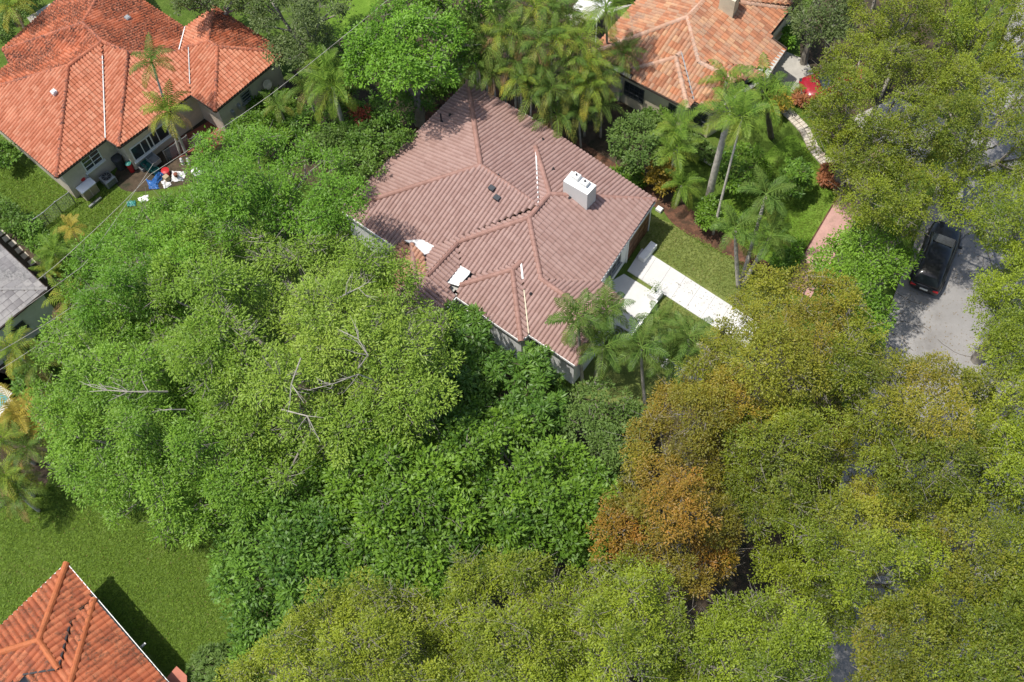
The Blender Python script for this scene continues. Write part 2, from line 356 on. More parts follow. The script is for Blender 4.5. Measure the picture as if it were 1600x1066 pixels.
def build_roof(house, V, faces, eave, yaw, s, wt, lt, h, prof, fmat, capmat, caps, ez=3.0, extra=None, nobj=300, capw=.15, cap_h=.11, fascia=None, fmatl='white'):
    P, cf, D = solve_roof(V, {f: faces[f][:2] for f in faces}, eave, yaw, s, ez)
    if extra: P.update(extra(P))
    deck = MB(); items = []
    for f, (dn, vs, *mm) in faces.items():
        d = D[dn]; poly = [P[v] for v in vs]
        deck.poly([(p[0], p[1], cf[f]-s*(d @ p[:2])-.004) for p in poly])
        res, A3, T, Nn = tile_face(poly, cf[f], s, d, wt, lt)
        mk = mm[0] if mm else fmat
        for o, l in res: items.append((o, l, A3, T, Nn, mk))
    roof = deck.build('roof', M['deck'], house)
    tv, tf = tile_template(wt*.985, 1.0, h, PROF[prof])
    fullmesh = {}
    cpos = np.array([0, 0, CAM_H])
    def inview(p):
        u, v = PX(p); return 4 < u < 1596 and 4 < v < 1062
    cand = sorted([i for i, it in enumerate(items) if it[1] > lt*.98 and inview(it[0])], key=lambda i: np.linalg.norm(items[i][0]-cpos))
    chosen = set(cand[:nobj]); inv = world_of(roof).inverted()
    joined = {}
    for i, (o, l, A3, T, Nn, mk) in enumerate(items):
        wob = random.uniform(-.002, .003)
        if i in chosen:
            if mk not in fullmesh:
                mb = MB(); vv = tv.copy(); vv[:, 1] *= lt*1.02; mb.add(vv, tf); fullmesh[mk] = mb.mesh('roof_tile', M[mk])
            t = bpy.data.objects.new('roof_tile', fullmesh[mk])
            ang = random.gauss(0, .006); a2 = A3*math.cos(ang)+T*math.sin(ang); t2 = T*math.cos(ang)-A3*math.sin(ang)
            t.matrix_local = inv @ Matrix(((a2[0], t2[0], Nn[0], o[0]), (a2[1], t2[1], Nn[1], o[1]), (a2[2], t2[2], Nn[2], o[2]+wob), (0, 0, 0, 1)))
            link(t, roof)
        else:
            q = tv.copy(); q[:, 1] *= l*(1.02 if l > lt*.98 else 1.0); q[:, 2] += wob
            J = joined.setdefault(mk, [[], [], []]); n = len(J[0])*len(tv)
            J[0].append(o+q[:, :1]*A3+q[:, 1:2]*T+q[:, 2:]*Nn); J[1] += [tuple(a+n for a in f) for f in tf]; J[2] += [random.random()]*len(tf)
    for mk, (vv, ff, rr) in joined.items():
        me = bpy.data.meshes.new('roof_tiling'); me.from_pydata(np.concatenate(vv).tolist(), [], ff); me.materials.append(M[mk])
        at = me.attributes.new('rnd', 'FLOAT', 'FACE'); at.data.foreach_set('value', rr)
        o = bpy.data.objects.new('roof_tiling', me); link(o, roof); o.matrix_parent_inverse = inv; o['kind'] = 'stuff'
    # ridge and hip tiles, one object each
    prof_c = [(-1, -.35), (-.85, .25), (-.45, .8), (0, 1), (.45, .8), (.85, .25), (1, -.35)]
    cm = MB(); cl = .36; vs = []
    for y, k in ((0, .9), (cl, 1.08)): vs += [(x*capw*k, y, z*cap_h*k) for x, z in prof_c]
    vs += [(0, 0, -.03), (0, cl, -.03)]; n = len(prof_c)
    cm.add(vs, [(i, i+n, i+n+1, i+1) for i in range(n-1)]+[tuple([2*n+1]+list(range(2*n-1, n-1, -1)))])
    cmesh = cm.mesh('ridge_tile', M[capmat])
    for a, b in caps:
        pa, pb = P[a], P[b]
        if pa[2] < pb[2]: pa, pb = pb, pa
        L = np.linalg.norm(pb-pa); t = (pb-pa)/L; nn = max(1, round(L/(cl*.9)))
        x = np.cross(t, [0, 0, 1]); x /= np.linalg.norm(x); z = np.cross(x, t)
        for i in range(nn):
            o = pa+t*(i*L/nn)
            c = bpy.data.objects.new('ridge_tile', cmesh)
            c.matrix_local = inv @ Matrix(((x[0], t[0], z[0], o[0]), (x[1], t[1], z[1], o[1]), (x[2], t[2], z[2], o[2]+.05+random.uniform(-.006, .006)), (0, 0, 0, 1)))
            link(c, roof)
    return P, cf, D, roof
def walls(house, eave_poly, over, h, m, name='wall', z0=-.3):
    q = inset(eave_poly, over); n = len(q)
    for i in range(n):
        a, b = q[i], q[(i+1) % n]
        if np.linalg.norm(b-a) < .05: continue
        t = (b-a)/np.linalg.norm(b-a); nn = np.array([-t[1], t[0]])*.12
        area = sum(q[j][0]*q[(j+1) % n][1]-q[(j+1) % n][0]*q[j][1] for j in range(n))
        if area < 0: nn = -nn
        # mitred wall panel with thickness going inwards
        qi = inset(eave_poly, over+.15)
        MB().prism([a, b, qi[(i+1) % n], qi[i]], z0, h, 0).build(name, m, house)
    return q
def fascia(house, pts, ez, m, hgt=.16, out=.02):
    n = len(pts); sg = 1 if sum(pts[i][0]*pts[(i+1) % n][1]-pts[(i+1) % n][0]*pts[i][1] for i in range(n)) > 0 else -1
    for i in range(n):
        a, b = np.array(pts[i][:2]), np.array(pts[(i+1) % n][:2]); L = np.linalg.norm(b-a)
        if L < .08: continue
        t = (b-a)/L; nn = np.array([t[1], -t[0]])
        c = (a+b)/2+nn*sg*.03; MB().box((c[0], c[1], ez-hgt/2+.0), (L-.006, .035, hgt), math.atan2(t[1], t[0])).build('fascia', m, house)
def soffit(house, pts, z, m):
    MB().prism([p[:2] for p in pts], z-.03, z).build('soffit', m, house)
def window(house, wall_a, wall_b, px, w_, h_, frame='white', bars=(1, 1), glass='glass', z=None, depth=.05, sill=True, name='window', grille=False):
    """a framed window on the wall line a-b, centred on the pixel px; returns the frame part"""
    a, b = np.array(wall_a[:2]), np.array(wall_b[:2]); t = (b-a)/np.linalg.norm(b-a)
    c = onwall(px[0], px[1], a, b)
    if z is not None: c[2] = z
    nrm = np.array([t[1], -t[0]])
    if nrm @ (np.zeros(2)-c[:2]) < 0 and nrm[1] > 0: nrm = -nrm
    rz = math.atan2(t[1], t[0]); fw = .07
    def bx(mb, x, zz, sx, sz, dp, off): mb.box((c[0]+t[0]*x+nrm[0]*off, c[1]+t[1]*x+nrm[1]*off, c[2]+zz), (sx, dp, sz), rz)
    fr = MB()
    for sx in (-1, 1): bx(fr, sx*(w_/2-fw/2), 0, fw, h_, depth, .03)
    for sz in (-1, 1): bx(fr, 0, sz*(h_/2-fw/2), w_-2*fw, fw, depth, .03)
    for i in range(bars[0]): bx(fr, -w_/2+w_*(i+1)/(bars[0]+1), 0, .045, h_-2*fw, depth*.8, .03)
    for i in range(bars[1]): bx(fr, 0, -h_/2+h_*(i+1)/(bars[1]+1), w_-2*fw, .04, depth*.7, .032)
    F_ = fr.build(name, M[frame], house)
    g = MB(); bx(g, 0, 0, w_-2*fw, h_-2*fw, .02, .01); g.build('pane', M[glass], F_)
    if sill:
        q = MB(); bx(q, 0, -h_/2-.06, w_+.16, .07, .14, .06); q.build('sill', M[frame], F_)
    return F_

# ------------------------------------------------------------------ the main house
YM = math.radians(-41.2)
V = dict(N=(731,128),W=(531,328),P1=(751,259),E=(1024,313),P3=(841,323),P2=(858.8,303.8),V1=(837,230.6),J1=(844.7,193),Se=(619,387.5),
 A=(826.5,340.6),B=(845.2,436.5),G=(937.5,440),Cc=(887,466),G2=(975,470),Q=(716,378),K1=(720,415.6),D=(800.6,422),Dp=(813.8,410),X1=(826,522.5),S=(898.6,571),
 vB=(678.8,385.6),R=(669,429),T1=(711,464),K2=(720,445.6),Y=(712.8,463.4),Z=(814,533),Kv=(742,430),C3=(943.8,501.5),R2=(647,430),Re=(598,480),Te=(652,533),Fe=(555,450),
 a1=(630,376),a2=(660,375),a4=(662.5,399),a5=(671,396),b1=(644,382),k3=(698.5,442),k4=(735,425),k5=(733,429.5),k6=(716.5,447.5))
F = dict(NW=('NW', ['W','N','P1']), NE1=('NE', ['N','J1','V1','P3','P1']), NWs=('NW', ['V1','P2','P3']), NE2=('NE', ['J1','E','P2','V1']),
 SWm=('SW', ['W','Se','a1','a2','vB','P3','P1']), NWb=('NW', ['P3','A','Q','R','a4','a5','vB']), SE=('SE', ['E','G','B','A','P3','P2']),
 SW2=('SW', ['A','B','Cc','C3','S','X1','Dp','Kv','K1','Q']), NE3=('NE', ['B','G','G2','C3','Cc']), bNW=('NW', ['D','Dp','Kv','K2'], 't_main'),
 bSW=('SW', ['D','Z','Y','K2']), bSE=('SE', ['D','Dp','X1','Z']), SEw=('SE', ['Q','K1','k3','T1','Te','Re','R2','R']), Fa=('NW', ['Se','a1','b1','R2','Re','Fe'], 't_tan'),
 Fb=('SW', ['b1','a4','R','R2'], 't_tan'))
EV = ['N','W','E','J1','Se','X1','S','Y','Z','T1','G','G2','Te','Fe']
hc = W(780, 380, 0)
house1 = thing('house', (hc[0], hc[1], 0), 'white house with a brownish pink tiled roof and white chimney in the middle', 'house')
caps = [('P1','W'),('P1','N'),('P1','P3'),('P2','V1'),('P2','E'),('P3','P2'),('A','P3'),('A','B'),('A','Q'),('Q','R'),('R','R2'),('R2','Re'),('R2','b1'),('B','Cc'),('Cc','C3'),('D','K2'),('D','Z'),('D','Dp')]
P, cf, DD, roof1 = build_roof(house1, V, F, EV, YM, .33, .232, .40, .06, 'pan', 't_main', 't_main_cap', caps,
  extra=lambda P: {k: W(*V[k], z) for k, z in (('k3', 3.12), ('k4', 3.36), ('k5', 3.33), ('k6', 3.2))})
# bare white roof patches where the tiles stop
for pts in (['a1','a2','vB','a5','a4','b1'], ['K1','k4','k5','k6','k3']):
    q = [P[v]+np.array([0, 0, .05]) for v in pts]
    MB().add([tuple(x) for x in q]+[tuple(x-np.array([0, 0, .08])) for x in q], [tuple(range(len(q)))]+[(i, i+len(q), (i+1) % len(q)+len(q), (i+1) % len(q)) for i in range(len(q))]).build('roof_patch', M['white'], roof1)
# white metal valley strips
def valley(roof, a, b, w_, m, z=.05):
    z += .035
    t = (b-a)/np.linalg.norm(b-a); x = np.cross(t, [0, 0, 1]); x /= np.linalg.norm(x)
    q = [a-x*w_/2, a+x*w_/2, b+x*w_/2, b-x*w_/2]; up = np.array([0, 0, z])
    MB().add([tuple(p+up) for p in q]+[tuple(p+up-np.array([0, 0, .05])) for p in q], [(0, 1, 2, 3), (0, 4, 5, 1), (1, 5, 6, 2), (2, 6, 7, 3), (3, 7, 4, 0)]).build('valley_flashing', m, roof)
valley(roof1, P['V1']*.95+P['P3']*.05, P['P3'], .07, M['white'], .075)
valley(roof1, P['Dp'], P['X1']*.25+P['Dp']*.75, .10, M['white'], .09)
valley(roof1, P['X1']*.4+P['Dp']*.6, P['X1'], .06, M['cream'], .08)
# walls
ep = [P[k] for k in ['N','J1','E','G','G2','S','X1','Z','Y','Te','Fe','Se','W']]
ept = [p[:2] for p in ep]
wq = walls(house1, ept, .2, 2.86, M['stucco'])
soffit(house1, inset(ept, .03), 2.86, M['soffit'])
fascia(house1, ept, 3.0, M['stucco'], .17)
MB().add([tuple(P['G2']-np.array([0,0,.1])), tuple(P['C3']-np.array([0,0,.05])), tuple(P['S']-np.array([0,0,.1]))], [(0, 1, 2)]).build('gable_wall', M['stucco'], house1)
wE, wG, wG2, wS, wX, wZ, wY, wTe = wq[2], wq[3], wq[4], wq[5], wq[6], wq[7], wq[8], wq[9]
# double door of dark wood panels on the front
def door(house, a, b, px0, px1, zt, m, pm, rows=4, cols=4, name='door'):
    p0 = onwall(*px0, a, b); p1 = onwall(*px1, a, b); t = (p1-p0)[:2]; w_ = np.linalg.norm(t); t = t/w_
    nrm = np.array([t[1], -t[0]]); nrm = nrm if nrm @ (-(p0[:2])) > 0 or nrm[0] > 0 else -nrm
    rz = math.atan2(t[1], t[0]); c = (p0+p1)[:2]/2
    d = MB().box((c[0]+nrm[0]*.02, c[1]+nrm[1]*.02, zt/2), (w_, .06, zt), rz).build(name, m, house)
    for i in range(cols):
        for j in range(rows):
            x = (i+.5)/cols*w_-w_/2; z = zt*(j+.5)/rows
            MB().box((c[0]+t[0]*x+nrm[0]*.055, c[1]+t[1]*x+nrm[1]*.055, z), (w_/cols*.78, .03, zt/rows*.76), rz).build('panel', pm, d)
    jb = MB()
    for x in (-w_/2-.05, w_/2+.05): jb.box((c[0]+t[0]*x+nrm[0]*.04, c[1]+t[1]*x+nrm[1]*.04, zt/2), (.08, .1, zt+.1), rz)
    jb.box((c[0]+nrm[0]*.04, c[1]+nrm[1]*.04, zt+.06), (w_+.02, .1, .08), rz)
    jb.build('door_frame', M['stucco'], d)
    return d
door(house1, wE, wG, (978, 407), (1010, 363), 2.3, M['wood'], M['woodlight'])
window(house1, wE, wG, (958.5, 416), 1.5, 1.3, 'grey', (2, 2))
window(house1, wY, wTe, (690, 497), 1.1, .8, 'darkgrey', (1, 1))
window(house1, wS, wX, (844, 546), 1.3, 1.1, 'darkgrey', (1, 2))
window(house1, wZ, wY, (738, 490), 1.3, 1.2, 'white', (1, 1))
# chimney with its two flue boxes
zc = cf['SE']-.33*(DD['SE'] @ W(917.4, 328.5, 4.0)[:2]); zt = zc+1.5
top = [W(u, v, zt) for u, v in ((880, 283), (893.5, 267), (932, 289.7), (917.9, 304.7))]
ch = MB().prism([p[:2] for p in top], zc-.8, zt).build('chimney', M['white'], house1)
for u, v in ((900.5, 274), (914, 284)):
    p = W(u, v, zt+.25); MB().box((p[0], p[1], zt+.13), (.42, .36, .26), YM, bev=.02).build('flue', M['white'], ch)
    q = MB(); q.tube([(p[0], p[1], zt+.25), (p[0], p[1], zt+.38)], .05, 8); q.build('flue_pipe', M['black'], ch)
# vent pipes and box vents
def roofpt(cf, DD, u, v, f, s=.33):
    z = 4.
    for _ in range(12): z = cf[f]-s*(DD[F[f][0]] @ W(u, v, z)[:2])
    return W(u, v, z)
for u, v, f, hh in ((690, 191, 'NW', .75), (703.5, 181, 'NW', .2), (779, 276, 'NE1', .2), (848, 219, 'NE1', .2), (864.5, 266, 'NE2', .25), (829.5, 460, 'SW2', .18), (890, 310, 'SE', .15)):
    p = roofpt(cf, DD, u, v, f)
    q = MB().tube([p-np.array([0, 0, .1]), p+np.array([0, 0, hh])], .045, 8); q.lathe([(.1, .0), (.1, .07), (.05, .12)], p, 8)
    q.build('vent_pipe', M['black'], roof1)
for u, v in ((768.5, 297), (776.5, 312)):
    p = roofpt(cf, DD, u, v, 'SWm'); q = MB().box((p[0], p[1], p[2]+.12), (.28, .24, .16), YM, bev=.03); q.box((p[0], p[1], p[2]+.22), (.34, .3, .05), YM)
    q.build('roof_vent', M['darkgrey'], roof1)

# ------------------------------------------------------------------ orange house, top left
V2 = dict(c0=(5,79),c1=(129.8,36.8),r1=(185,-60),v0=(15,101),c2=(160,65),hl=(-59,152),c4=(106.5,103.5),L1=(88.5,277.5),L2=(165.5,217.5),L3=(186,230),c3=(199.5,82.5),
 hk=(280,81),hq=(295,73.5),M0=(298,148),q1=(325.8,64.5),q2=(340,73.5),M1=(336.3,174),M2=(446.5,82.5),M3=(335.5,11),M4=(289.8,44),ne=(222,1),nn=(120,-75),rr=(185,-60),n3=(150,-60))
F2 = dict(a=('NW',['c0','c1','r1','n3'],'t_or_dirty'), b=('SW',['c0','v0','c2','c1'],'t_or_dirty'), c=('NW',['v0','hl','c4','c2'],'t_or_dirty'), d=('SW',['hl','L1','c4'],'t_or_clean'),
 e=('SE',['c4','L1','L2','c2'],'t_or_clean'), f=('SW',['c2','L2','L3','c3'],'t_or_clean'), g=('SE',['c3','L3','M0','hq','hk'],'t_or_clean'),
 h=('NE',['c1','c2','c3','hk','M4','ne','r1'],'t_or_dirty'), i=('NW',['hk','hq','q1','M3','M4'],'t_or_clean'), j=('NE',['q1','M3','M2','q2'],'t_or_dirty'),
 k=('SE',['q2','M2','M1'],'t_or_clean'), l=('SW',['hq','q1','q2','M1','M0'],'t_or_clean'))
for k_ in ('nn','rr'): V2.pop(k_)
E2 = ['c0','v0','hl','L1','L2','L3','M0','M1','M2','M3','M4','ne','n3']
Y2 = math.radians(-44.5)
hc = W(200, 120, 0)
house2 = thing('house', (hc[0], hc[1], 0), 'beige walled house with a weathered bright orange tile roof, top left corner', 'house')
caps2 = [('c1','c0'),('c1','r1'),('c1','c2'),('c4','hl'),('c2','c4'),('c4','L1'),('c3','L3'),('c2','c3'),('c3','hk'),('hk','hq'),('q1','hq'),('q1','q2'),('q1','M3'),('q2','M2'),('q2','M1')]
P2_, cf2, DD2, roof2 = build_roof(house2, V2, F2, E2, Y2, .33, .205, .33, .085, 'barrel', 't_or_clean', 't_cap1', caps2, capw=.13)
valley(roof2, P2_['c2']*.85+P2_['L2']*.15, P2_['L2'], .06, M['grey'], .1); valley(roof2, P2_['hq'], P2_['M0']*.8+P2_['hq']*.2, .05, M['grey'], .1)
valley(roof2, P2_['M4'], P2_['hk'], .06, M['white'], .1)
e2 = [P2_[k][:2] for k in ['c0','v0','hl','L1','L2','L3','M0','M1','M2','M3','M4','ne','n3']]
w2 = walls(house2, e2, .4, 2.86, M['beige']); soffit(house2, inset(e2, .03), 2.86, M['soffit']); fascia(house2, e2, 3.0, M['fasc_dark'], .13)
iL1, iL2, iL3, iM0, iM1, iM2 = w2[3], w2[4], w2[5], w2[6], w2[7], w2[8]
window(house2, iL1, iL2, (143, 250), 1.25, 1.15, 'white', (1, 2))
window(house2, iL3, iM0, (222, 231), 1.5, 1.2, 'white', (1, 0)); window(house2, iL3, iM0, (246, 212), 1.5, 1.2, 'white', (1, 0))
window(house2, iM1, iM2, (384, 150), .75, .8, 'grey', (0, 2))
for u, v in ((362, 175), (372, 165)):
    p = onwall(u, v, iM1, iM2); MB().box((p[0]+.08, p[1]-.08, p[2]), (.25, .16, .4), Y2, bev=.02).build('meter_box', M['grey'], house2)
def rp2(u, v, f):
    z = 4.
    for _ in range(12): z = cf2[f]-.33*(DD2[F2[f][0]] @ W(u, v, z)[:2])
    return W(u, v, z)
p = rp2(86, 147, 'd'); q = MB().box((p[0], p[1], p[2]+.15), (.3, .3, .3), Y2, bev=.04); q.tube([p+np.array([0, 0, .25]), p+np.array([.1, -.15, .45])], .08, 8); q.build('roof_vent', M['white'], roof2)
p = rp2(201, 31, 'h'); MB().box((p[0], p[1], p[2]+.15), (.35, .3, .3), Y2, bev=.06).build('roof_vent', M['grey'], roof2)

# ------------------------------------------------------------------ orange house, top right
V3 = dict(W2=(918,86),P=(1074,27),r=(1130,-30),nw=(1020,-26),e1=(985,123),D=(1056,90),Dp=(1064,82.5),D1=(989.7,108.8),eA=(1075,169.8),eB=(1084.4,159.5),eC=(1114.5,175.3),
 B=(1092,97.5),C=(1129,116),C3=(1148,127),G=(1168.8,104),g1=(1210,105),g2=(1228.8,77),g3=(1202.5,56),g4=(1235.3,14),h1=(1156,4),G2=(1200,121),nn=(1120,-100))
F3 = dict(a=('NW',['W2','P','r','nn','nw']), b=('SW',['P','B','C','C3','eC','eB','Dp','D1','W2']), c=('NW',['D1','Dp','D']), d=('SW',['D','D1','e1','eA']), e=('SE',['D','eA','eB','Dp']),
 f=('SE',['P','r','h1','g4','g3','g2','g1','G','B']), g=('NE',['B','G','G2','C3','C']))
V3['n2'] = (1180, -60); V3['n4'] = (1260, -10); F3['h'] = ('NE', ['r','n2','n4','g4','h1'])
E3 = ['W2','nw','e1','eA','eB','eC','g4','g3','g2','g1','G2','n4']
Y3 = math.radians(-39)
hc = W(1100, 100, 0)
house3 = thing('house', (hc[0], hc[1], 0), 'cream walled house with a mottled orange and tan tile roof behind palms', 'house')
caps3 = [('P','W2'),('P','r'),('P','B'),('B','C'),('C','C3'),('D','D1'),('D','eA'),('D','Dp'),('h1','g4')]
P3_, cf3, DD3, roof3 = build_roof(house3, V3, F3, E3, Y3, .28, .235, .40, .075, 'barrel', 't_or2', 't_cap2', caps3)
valley(roof3, P3_['Dp'], P3_['eB'], .06, M['grey'], .1)
e3 = [P3_[k][:2] for k in ['W2','e1','eA','eB','eC','G2','g1','g2','g3','g4','n2','nn','nw']]
e3 = [P3_[k][:2] for k in ['W2','e1','eA','eB','eC','G2','g1','g2','g3','g4','n4','nn','nw']]
w3 = walls(house3, e3, .35, 2.86, M['cream']); soffit(house3, inset(e3, .03), 2.86, M['soffit']); fascia(house3, e3, 3.0, M['fasc_dark'], .15)
window(house3, w3[1], w3[2], (991, 144), 1.35, 1.2, 'darkgrey', (3, 2), sill=False); window(house3, w3[1], w3[2], (1051, 170), .55, .75, 'darkgrey', (1, 1))
window(house3, w3[3], w3[4], (1093, 184), 1.0, 1.2, 'darkgrey', (2, 2), sill=False)
zt = 5.2; q = [W(u, v, zt) for u, v in ((1126, -8), (1140, -22), (1158, -12), (1149, 3))]
MB().prism([p[:2] for p in q], 3.4, zt).build('chimney', M['cream'], house3)

# ------------------------------------------------------------------ orange house, bottom left
V4 = dict(t=(104,881),p=(61,1001),c=(-59,1038),q=(92,1046),u=(147,937),v=(110.6,975),k=(92,1132),k2=(190,1230),e=(340,1157),g=(37,1055),b=(-40,1120),k0=(145,928))
F4 = dict(a=('NW',['t','p','c']), b=('NE',['t','k0','v','q','p']), c=('SW',['p','q','g','b','c']), d=('NW',['u','v','q','g','k']), e=('NE',['u','e','k2','k']))
E4 = ['t','c','u','e','k0']; Y4 = math.radians(-47.8); hc = W(80, 1040, 0)
house4 = thing('house', (hc[0], hc[1], 0), 'house with a burnt orange tile roof on the lawn, bottom left corner', 'house')
P4_, cf4, DD4, roof4 = build_roof(house4, V4, F4, E4, Y4, .33, .285, .38, .085, 'barrel', 't_or3', 't_cap3', [('p','t'),('p','c'),('p','q'),('k','u')], capw=.17, cap_h=.15)
e4 = [P4_['t'][:2], P4_['k0'][:2], P4_['u'][:2], P4_['e'][:2], W(190, 1300, 3)[:2], W(-60, 1250, 3)[:2], P4_['c'][:2]]
e4 = [P4_['t'][:2], P4_['e'][:2], W(190, 1300, 3)[:2], W(-60, 1250, 3)[:2], P4_['c'][:2]]
w4 = walls(house4, e4, .45, 2.86, M['stucco']); soffit(house4, inset(e4, .03), 2.86, M['soffit']); fascia(house4, e4, 3.02, M['white'], .12)
valley(roof4, P4_['v'], P4_['q'], .08, M['black'], .1); valley(roof4, P4_['q'], P4_['g'], .08, M['black'], .1)
p = W(158, 1008, 0.05)
# bracket lamp sticking out of the wall
pe = P4_['t']*.52+P4_['e']*.48
# ------------------------------------------------------------------ grey roofed house on the left edge
V5 = dict(a=(73.5,451.5),b=(-100,288),k=(-110,453),c=(-60,562))
F5 = dict(n=('NE',['a','b','k']), s=('SE',['a','k','c'])); hc = W(0, 460, 0)
house5 = thing('house', (hc[0], hc[1], 0), 'small grey walled house with a flat grey tile roof at the left edge', 'house')
Y5 = math.radians(-47)
P5_, cf5, DD5, roof5 = build_roof(house5, V5, F5, ['a','b','c'], Y5, .2, .42, .36, .02, 'flat', 't_grey', 't_grey', [('k','a')], capw=.1, cap_h=.04, ez=3.0)
e5 = [P5_['a'][:2], P5_['b'][:2], W(-300, 420, 3)[:2], P5_['c'][:2]]
w5 = walls(house5, e5, .3, 2.86, M['greywall']); soffit(house5, inset(e5, .03), 2.86, M['soffit']); fascia(house5, e5, 3.0, M['fasc_dark'], .12)
window(house5, w5[3], w5[0], (29, 512), .8, .6, 'darkgrey', (1, 2))
#@@PART2
# ------------------------------------------------------------------ foliage
LEAFCOUNT = [0]
def inpoly(x, y, P):
    c = False; n = len(P)
    for i in range(n):
        x0, y0 = P[i]; x1, y1 = P[(i+1) % n]
        if (y0 > y) != (y1 > y) and x < (x1-x0)*(y-y0)/(y1-y0)+x0: c = not c
    return c
def edged(x, y, P):
    m = 1e9; n = len(P)
    for i in range(n):
        a = np.array(P[i], float); b = np.array(P[(i+1) % n], float); t = max(0, min(1, (np.array([x, y])-a) @ (b-a)/((b-a) @ (b-a)+1e-9)))
        m = min(m, np.linalg.norm(np.array([x, y])-a-(b-a)*t))
    return m
def blobs_in(P, r, z0, z1, sp=1.05, rv=.3, rng=random, pw=.6, jz=1.):
    """bough centres spread through a crown outline: (x, y, z, radius, px, py)"""
    xs = [p[0] for p in P]; ys = [p[1] for p in P]; rp = r*30; out = []; mx = 0
    for _ in range(60):
        x, y = rng.uniform(min(xs), max(xs)), rng.uniform(min(ys), max(ys))
        if inpoly(x, y, P): mx = max(mx, edged(x, y, P))
    mx = max(mx, rp)
    for k in range(4000):
        x, y = rng.uniform(min(xs), max(xs)), rng.uniform(min(ys), max(ys))
        if not inpoly(x, y, P): continue
        e = edged(x, y, P); rr = r*rng.uniform(1-rv, 1+rv)
        if e < rr*30*.72:
            rr = max(e/30/.72, r*.45)
            if e < rr*30*.6: continue
        if any((x-q[4])**2+(y-q[5])**2 < (sp*30*min(rr, q[3]))**2 for q in out): continue
        z = z0+(z1-z0)*min(1, e/mx)**pw+rng.uniform(-1.3, .7)*r*jz
        w_ = W(x, y, z); out.append((w_[0], w_[1], max(z, rr*.7), rr, x, y))
    return out
STY = dict(  # leaf length, width, tufts per m2, leaves per tuft, spread, droop, lumpiness, flat
 fine=(.15, .06, 14, 11, .14, .1, .34), olive=(.105, .052, 15, 13, .10, .0, .28), broad=(.22, .10, 11, 8, .12, .0, .3),
 rosette=(.32, .085, 6, 12, .05, .35, .3), dense=(.13, .07, 13, 10, .12, .1, .22), shrub=(.17, .08, 12, 9, .1, .1, .3))
def crown_mesh(name, blobs, sty, m, dens=1., hue=None, flat=.8, seed=0, lmul=1., twigs=0):
    """boughs (blobs) carry smaller leaf clumps, clumps carry tufts, tufts carry leaves"""
    g = np.random.default_rng(seed+11); ll, lw, td, nl, sg, dr, lump = STY[sty]; ll *= lmul; lw *= lmul
    B = np.array([b[:4] for b in blobs]); sub = []
    for i, b in enumerate(B):
        k = int(5+5.5*b[3]**2); us = []
        for _ in range(k*14):
            u = g.normal(size=3); u /= np.linalg.norm(u)
            if u[2] < -.22 or any(u @ q > 1-1.15/k for q in us): continue
            us.append(u)
            if len(us) >= k: break
        for u in us:
            rs = b[3]*(g.uniform(.27, .47) if sty == 'olive' else g.uniform(.19, .40))
            sub.append((*(b[:3]+u*np.array([1, 1, flat])*(b[3]*g.uniform(.42, 1.08)-rs*.3)), rs, i))
    SB = np.array(sub); TC = []; TU = []; TI = []; TS = []
    for i, b in enumerate(SB):
        n = int(td*dens*2*math.pi*b[3]**2*1.15)+5
        u = g.normal(size=(n, 3)); u /= np.linalg.norm(u, axis=1)[:, None]; u = u[u[:, 2] > -.45]
        c = b[:3]+u*(b[3]*(.72+.34*g.random(len(u))))[:, None]*np.array([1, 1, 1.1]); keep = np.ones(len(u), bool)
        dd = np.linalg.norm(SB[:, :3]-b[:3], axis=1)
        for j in np.nonzero(dd < SB[:, 3]+b[3])[0]:
            if j != i: keep &= ~((np.linalg.norm(c-SB[j, :3], axis=1) < SB[j, 3]*.72) & (g.random(len(u)) < .92))
        TC.append(c[keep]); TU.append(u[keep]); TI.append(np.full(keep.sum(), int(b[4]))); TS.append(np.full(keep.sum(), i))
    TS = np.concatenate(TS); sr = g.random(len(SB))
    TC = np.concatenate(TC); TU = np.concatenate(TU); TI = np.concatenate(TI); nt_ = len(TC); N = nt_*nl
    c = np.repeat(TC, nl, 0); u = np.repeat(TU, nl, 0); off = g.normal(size=(N, 3))
    p = c+off*sg*np.array([1, 1, .75])
    a = off*.9/np.linalg.norm(off, axis=1)[:, None]+u*.55+g.normal(size=(N, 3))*.25; a[:, 2] -= dr*.9; a[:, 2] *= .75
    a /= np.linalg.norm(a, axis=1)[:, None]
    nn = u*.45+np.array([0, 0, .75])+g.normal(size=(N, 3))*.32; b_ = np.cross(a, nn); b_ /= np.linalg.norm(b_, axis=1)[:, None]+1e-9
    s = (.7+.6*g.random((N, 1))); L = ll*s; Wd = lw*s*.5
    if sty == 'rosette': p = c+off*.03
    V_ = np.empty((N, 4, 3)); V_[:, 0] = p; V_[:, 1] = p+a*L*.45+b_*Wd; V_[:, 2] = p+a*L; V_[:, 3] = p+a*L*.45-b_*Wd
    V_[:, 2, 2] -= L[:, 0]*.12
    V_[..., 2] = np.maximum(V_[..., 2], .03)
    me = bpy.data.meshes.new(name); me.vertices.add(N*4); me.vertices.foreach_set('co', V_.astype(np.float32).ravel())
    me.loops.add(N*4); me.loops.foreach_set('vertex_index', np.arange(N*4, dtype=np.int32))
    me.polygons.add(N); me.polygons.foreach_set('loop_start', np.arange(0, N*4, 4, dtype=np.int32)); me.polygons.foreach_set('loop_total', np.full(N, 4, np.int32))
    tn = np.repeat(g.random(nt_), nl)*.26+g.random(N)*.12+.04+np.repeat(g.random(len(B))[TI], nl)*.38+np.repeat(sr[TS]**1.3, nl)*.5-.15
    at = me.attributes.new('tint', 'FLOAT', 'FACE'); at.data.foreach_set('value', np.clip(tn, 0, 1).astype(np.float32))
